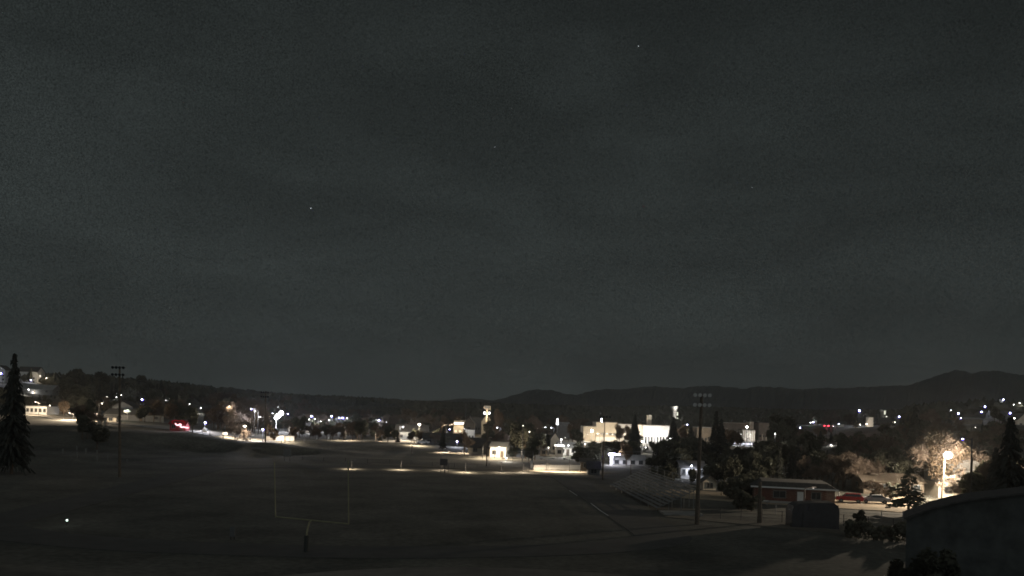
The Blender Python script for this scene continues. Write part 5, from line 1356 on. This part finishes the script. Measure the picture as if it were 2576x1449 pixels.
# trees that would stand wholly hidden behind others are not built
HIDDEN = set([(-360,606),(-351,597),(-347,582),(-324,552),(-312,532),(-290,587),(-287,492),(-280,547),(-268,526),(-264,513),(-262,503),(-259,598),(-254,483),(-254,489),(-252,568),(-252,572),(-247,492),(-244,598),(-242,553),(-242,560),(-242,574),(-235,468),(-231,515),(-229,538),(-228,540),(-225,510),(-224,501),(-218,483),(-216,509),(-214,553),(-212,412),(-201,617),(-197,386),(-191,561),(-185,444),(-173,345),(-172,557),(-171,515),(-165,539),(-164,415),(-160,383),(-159,527),(-157,343),(-157,408),(-156,614),(-154,583),(-148,496),(-148,634),(-147,329),(-145,419),(-144,347),(-144,408),(-144,489),(-141,377),(-141,555),(-137,394),(-134,416),(-134,599),(-133,388),(-132,397),(-131,341),(-129,372),(-127,403),(-127,526),(-124,394),(-124,534),(-124,553),(-123,352),(-122,386),(-121,368),(-119,351),(-115,527),(-114,359),(-113,429),(-106,415),(-104,446),(-101,406),(-99,406),(-99,411),(-97,384),(-97,417),(-94,395),(-94,415),(-93,368),(-93,373),(-92,377),(-90,382),(-89,430),(-87,362),(-86,428),(-84,363),(-82,396),(-82,412),(-82,435),(-81,355),(-81,424),(-80,412),(-79,380),(-78,588),(-77,352),(-76,373),(-76,462),(-75,381),(-75,414),(-74,415),(-74,502),(-73,358),(-73,424),(-73,442),(-72,379),(-70,398),(-70,427),(-68,421),(-67,382),(-67,527),(-63,372),(-61,363),(-60,578),(-55,360),(-55,416),(-54,358),(-54,363),(-54,376),(-53,381),(-52,412),(-52,424),(-52,513),(-50,443),(-49,382),(-48,384),(-48,439),(-47,378),(-47,424),(-47,535),(-47,565),(-45,348),(-43,367),(-43,422),(-42,352),(-42,374),(-42,586),(-41,399),(-40,354),(-39,357),(-39,578),(-38,535),(-38,612),(-37,360),(-37,386),(-37,544),(-34,342),(-34,384),(-34,411),(-34,547),(-32,341),(-31,320),(-30,380),(-27,340),(-26,458),(-26,572),(-24,311),(-22,312),(-19,307),(-16,518),(-13,603),(-12,518),(-10,293),(-9,470),(-7,490),(-2,290),(-2,296),(0,359),(0,497),(1,310),(2,384),(3,282),(4,306),(4,365),(5,267),(9,354),(9,554),(12,328),(13,539),(14,557),(17,588),(24,298),(28,265),(30,604),(31,300),(33,291),(40,195),(40,208),(40,212),(41,563),(42,156),(43,211),(43,299),(45,226),(45,303),(47,177),(47,183),(48,224),(50,183),(50,284),(52,354),(53,208),(54,296),(54,314),(54,482),(55,285),(55,289),(56,275),(57,286),(57,624),(58,218),(58,240),(61,209),(61,263),(61,316),(61,482),(62,261),(62,313),(64,214),(64,311),(64,337),(65,218),(65,279),(65,298),(65,306),(66,224),(66,278),(66,298),(67,215),(68,263),(68,272),(68,301),(69,335),(69,358),(70,233),(70,520),(71,290),(72,515),(74,240),(74,309),(74,314),(75,208),(75,359),(76,470),(78,134),(78,323),(79,193),(80,212),(80,227),(80,295),(80,299),(81,142),(82,272),(82,329),(82,337),(82,621),(83,136),(83,188),(84,188),(84,272),(86,291),(87,291),(88,288),(89,251),(90,287),(93,318),(94,155),(96,285),(98,313),(99,311),(101,302),(101,308),(101,481),(102,312),(103,193),(103,244),(107,186),(108,199),(109,348),(112,240),(112,243),(114,319),(114,365),(116,221),(119,250),(121,229),(121,303),(122,378),(124,308),(124,352),(125,368),(126,263),(127,263),(129,313),(132,402),(134,304),(136,279),(137,269),(137,281),(140,324),(142,300),(142,339),(143,435),(144,365),(145,335),(147,420),(148,276),(148,311),(149,301),(149,361),(150,300),(155,327),(155,361),(156,298),(156,304),(157,328),(163,325),(164,288),(164,343),(164,353),(165,320),(167,275),(167,352),(168,328),(173,371),(175,318),(181,300),(186,318),(188,399),(194,407),(195,402),(197,343),(226,443),(231,638),(260,536),(260,607),(276,457),(282,577),(287,470),(292,621),(301,603),(302,509),(325,648),(347,655),(348,694),(351,641),(356,676),(358,659)])
for lb in list(used):
    keep = []
    for o in used[lb]:
        if (round(o.location.x), round(o.location.y)) in HIDDEN:
            for c in list(o.children): bpy.data.objects.remove(c)
            bpy.data.objects.remove(o)
        else: keep.append(o)
    used[lb] = keep
for lb, ts_ in used.items():
    if len(ts_) > 1:
        ts_.sort(key=lambda o: o.location.x / o.location.y)
        for k, o in enumerate(ts_):
            o['label'] = ('leftmost ' if k == 0 else '%s ' % words[min(k, 11)]) + lb

# ---------------------------------------------------------------- night air
hm = bpy.data.materials.new('night_air'); hm.use_nodes = True; ht = hm.node_tree; ht.nodes.clear()
ho = ht.nodes.new('ShaderNodeOutputMaterial'); pv = ht.nodes.new('ShaderNodeVolumePrincipled')
pv.inputs['Color'].default_value = (.92, .94, .95, 1); pv.inputs['Density'].default_value = 0.00011; pv.inputs['Anisotropy'].default_value = 0.55
ht.links.new(pv.outputs[0], ho.inputs['Volume'])
hz = MB().box((0, 2800, 195), (11000, 7600, 400)).build('haze', hm); hz['kind'] = 'stuff'
cy.volume_bounces = 1
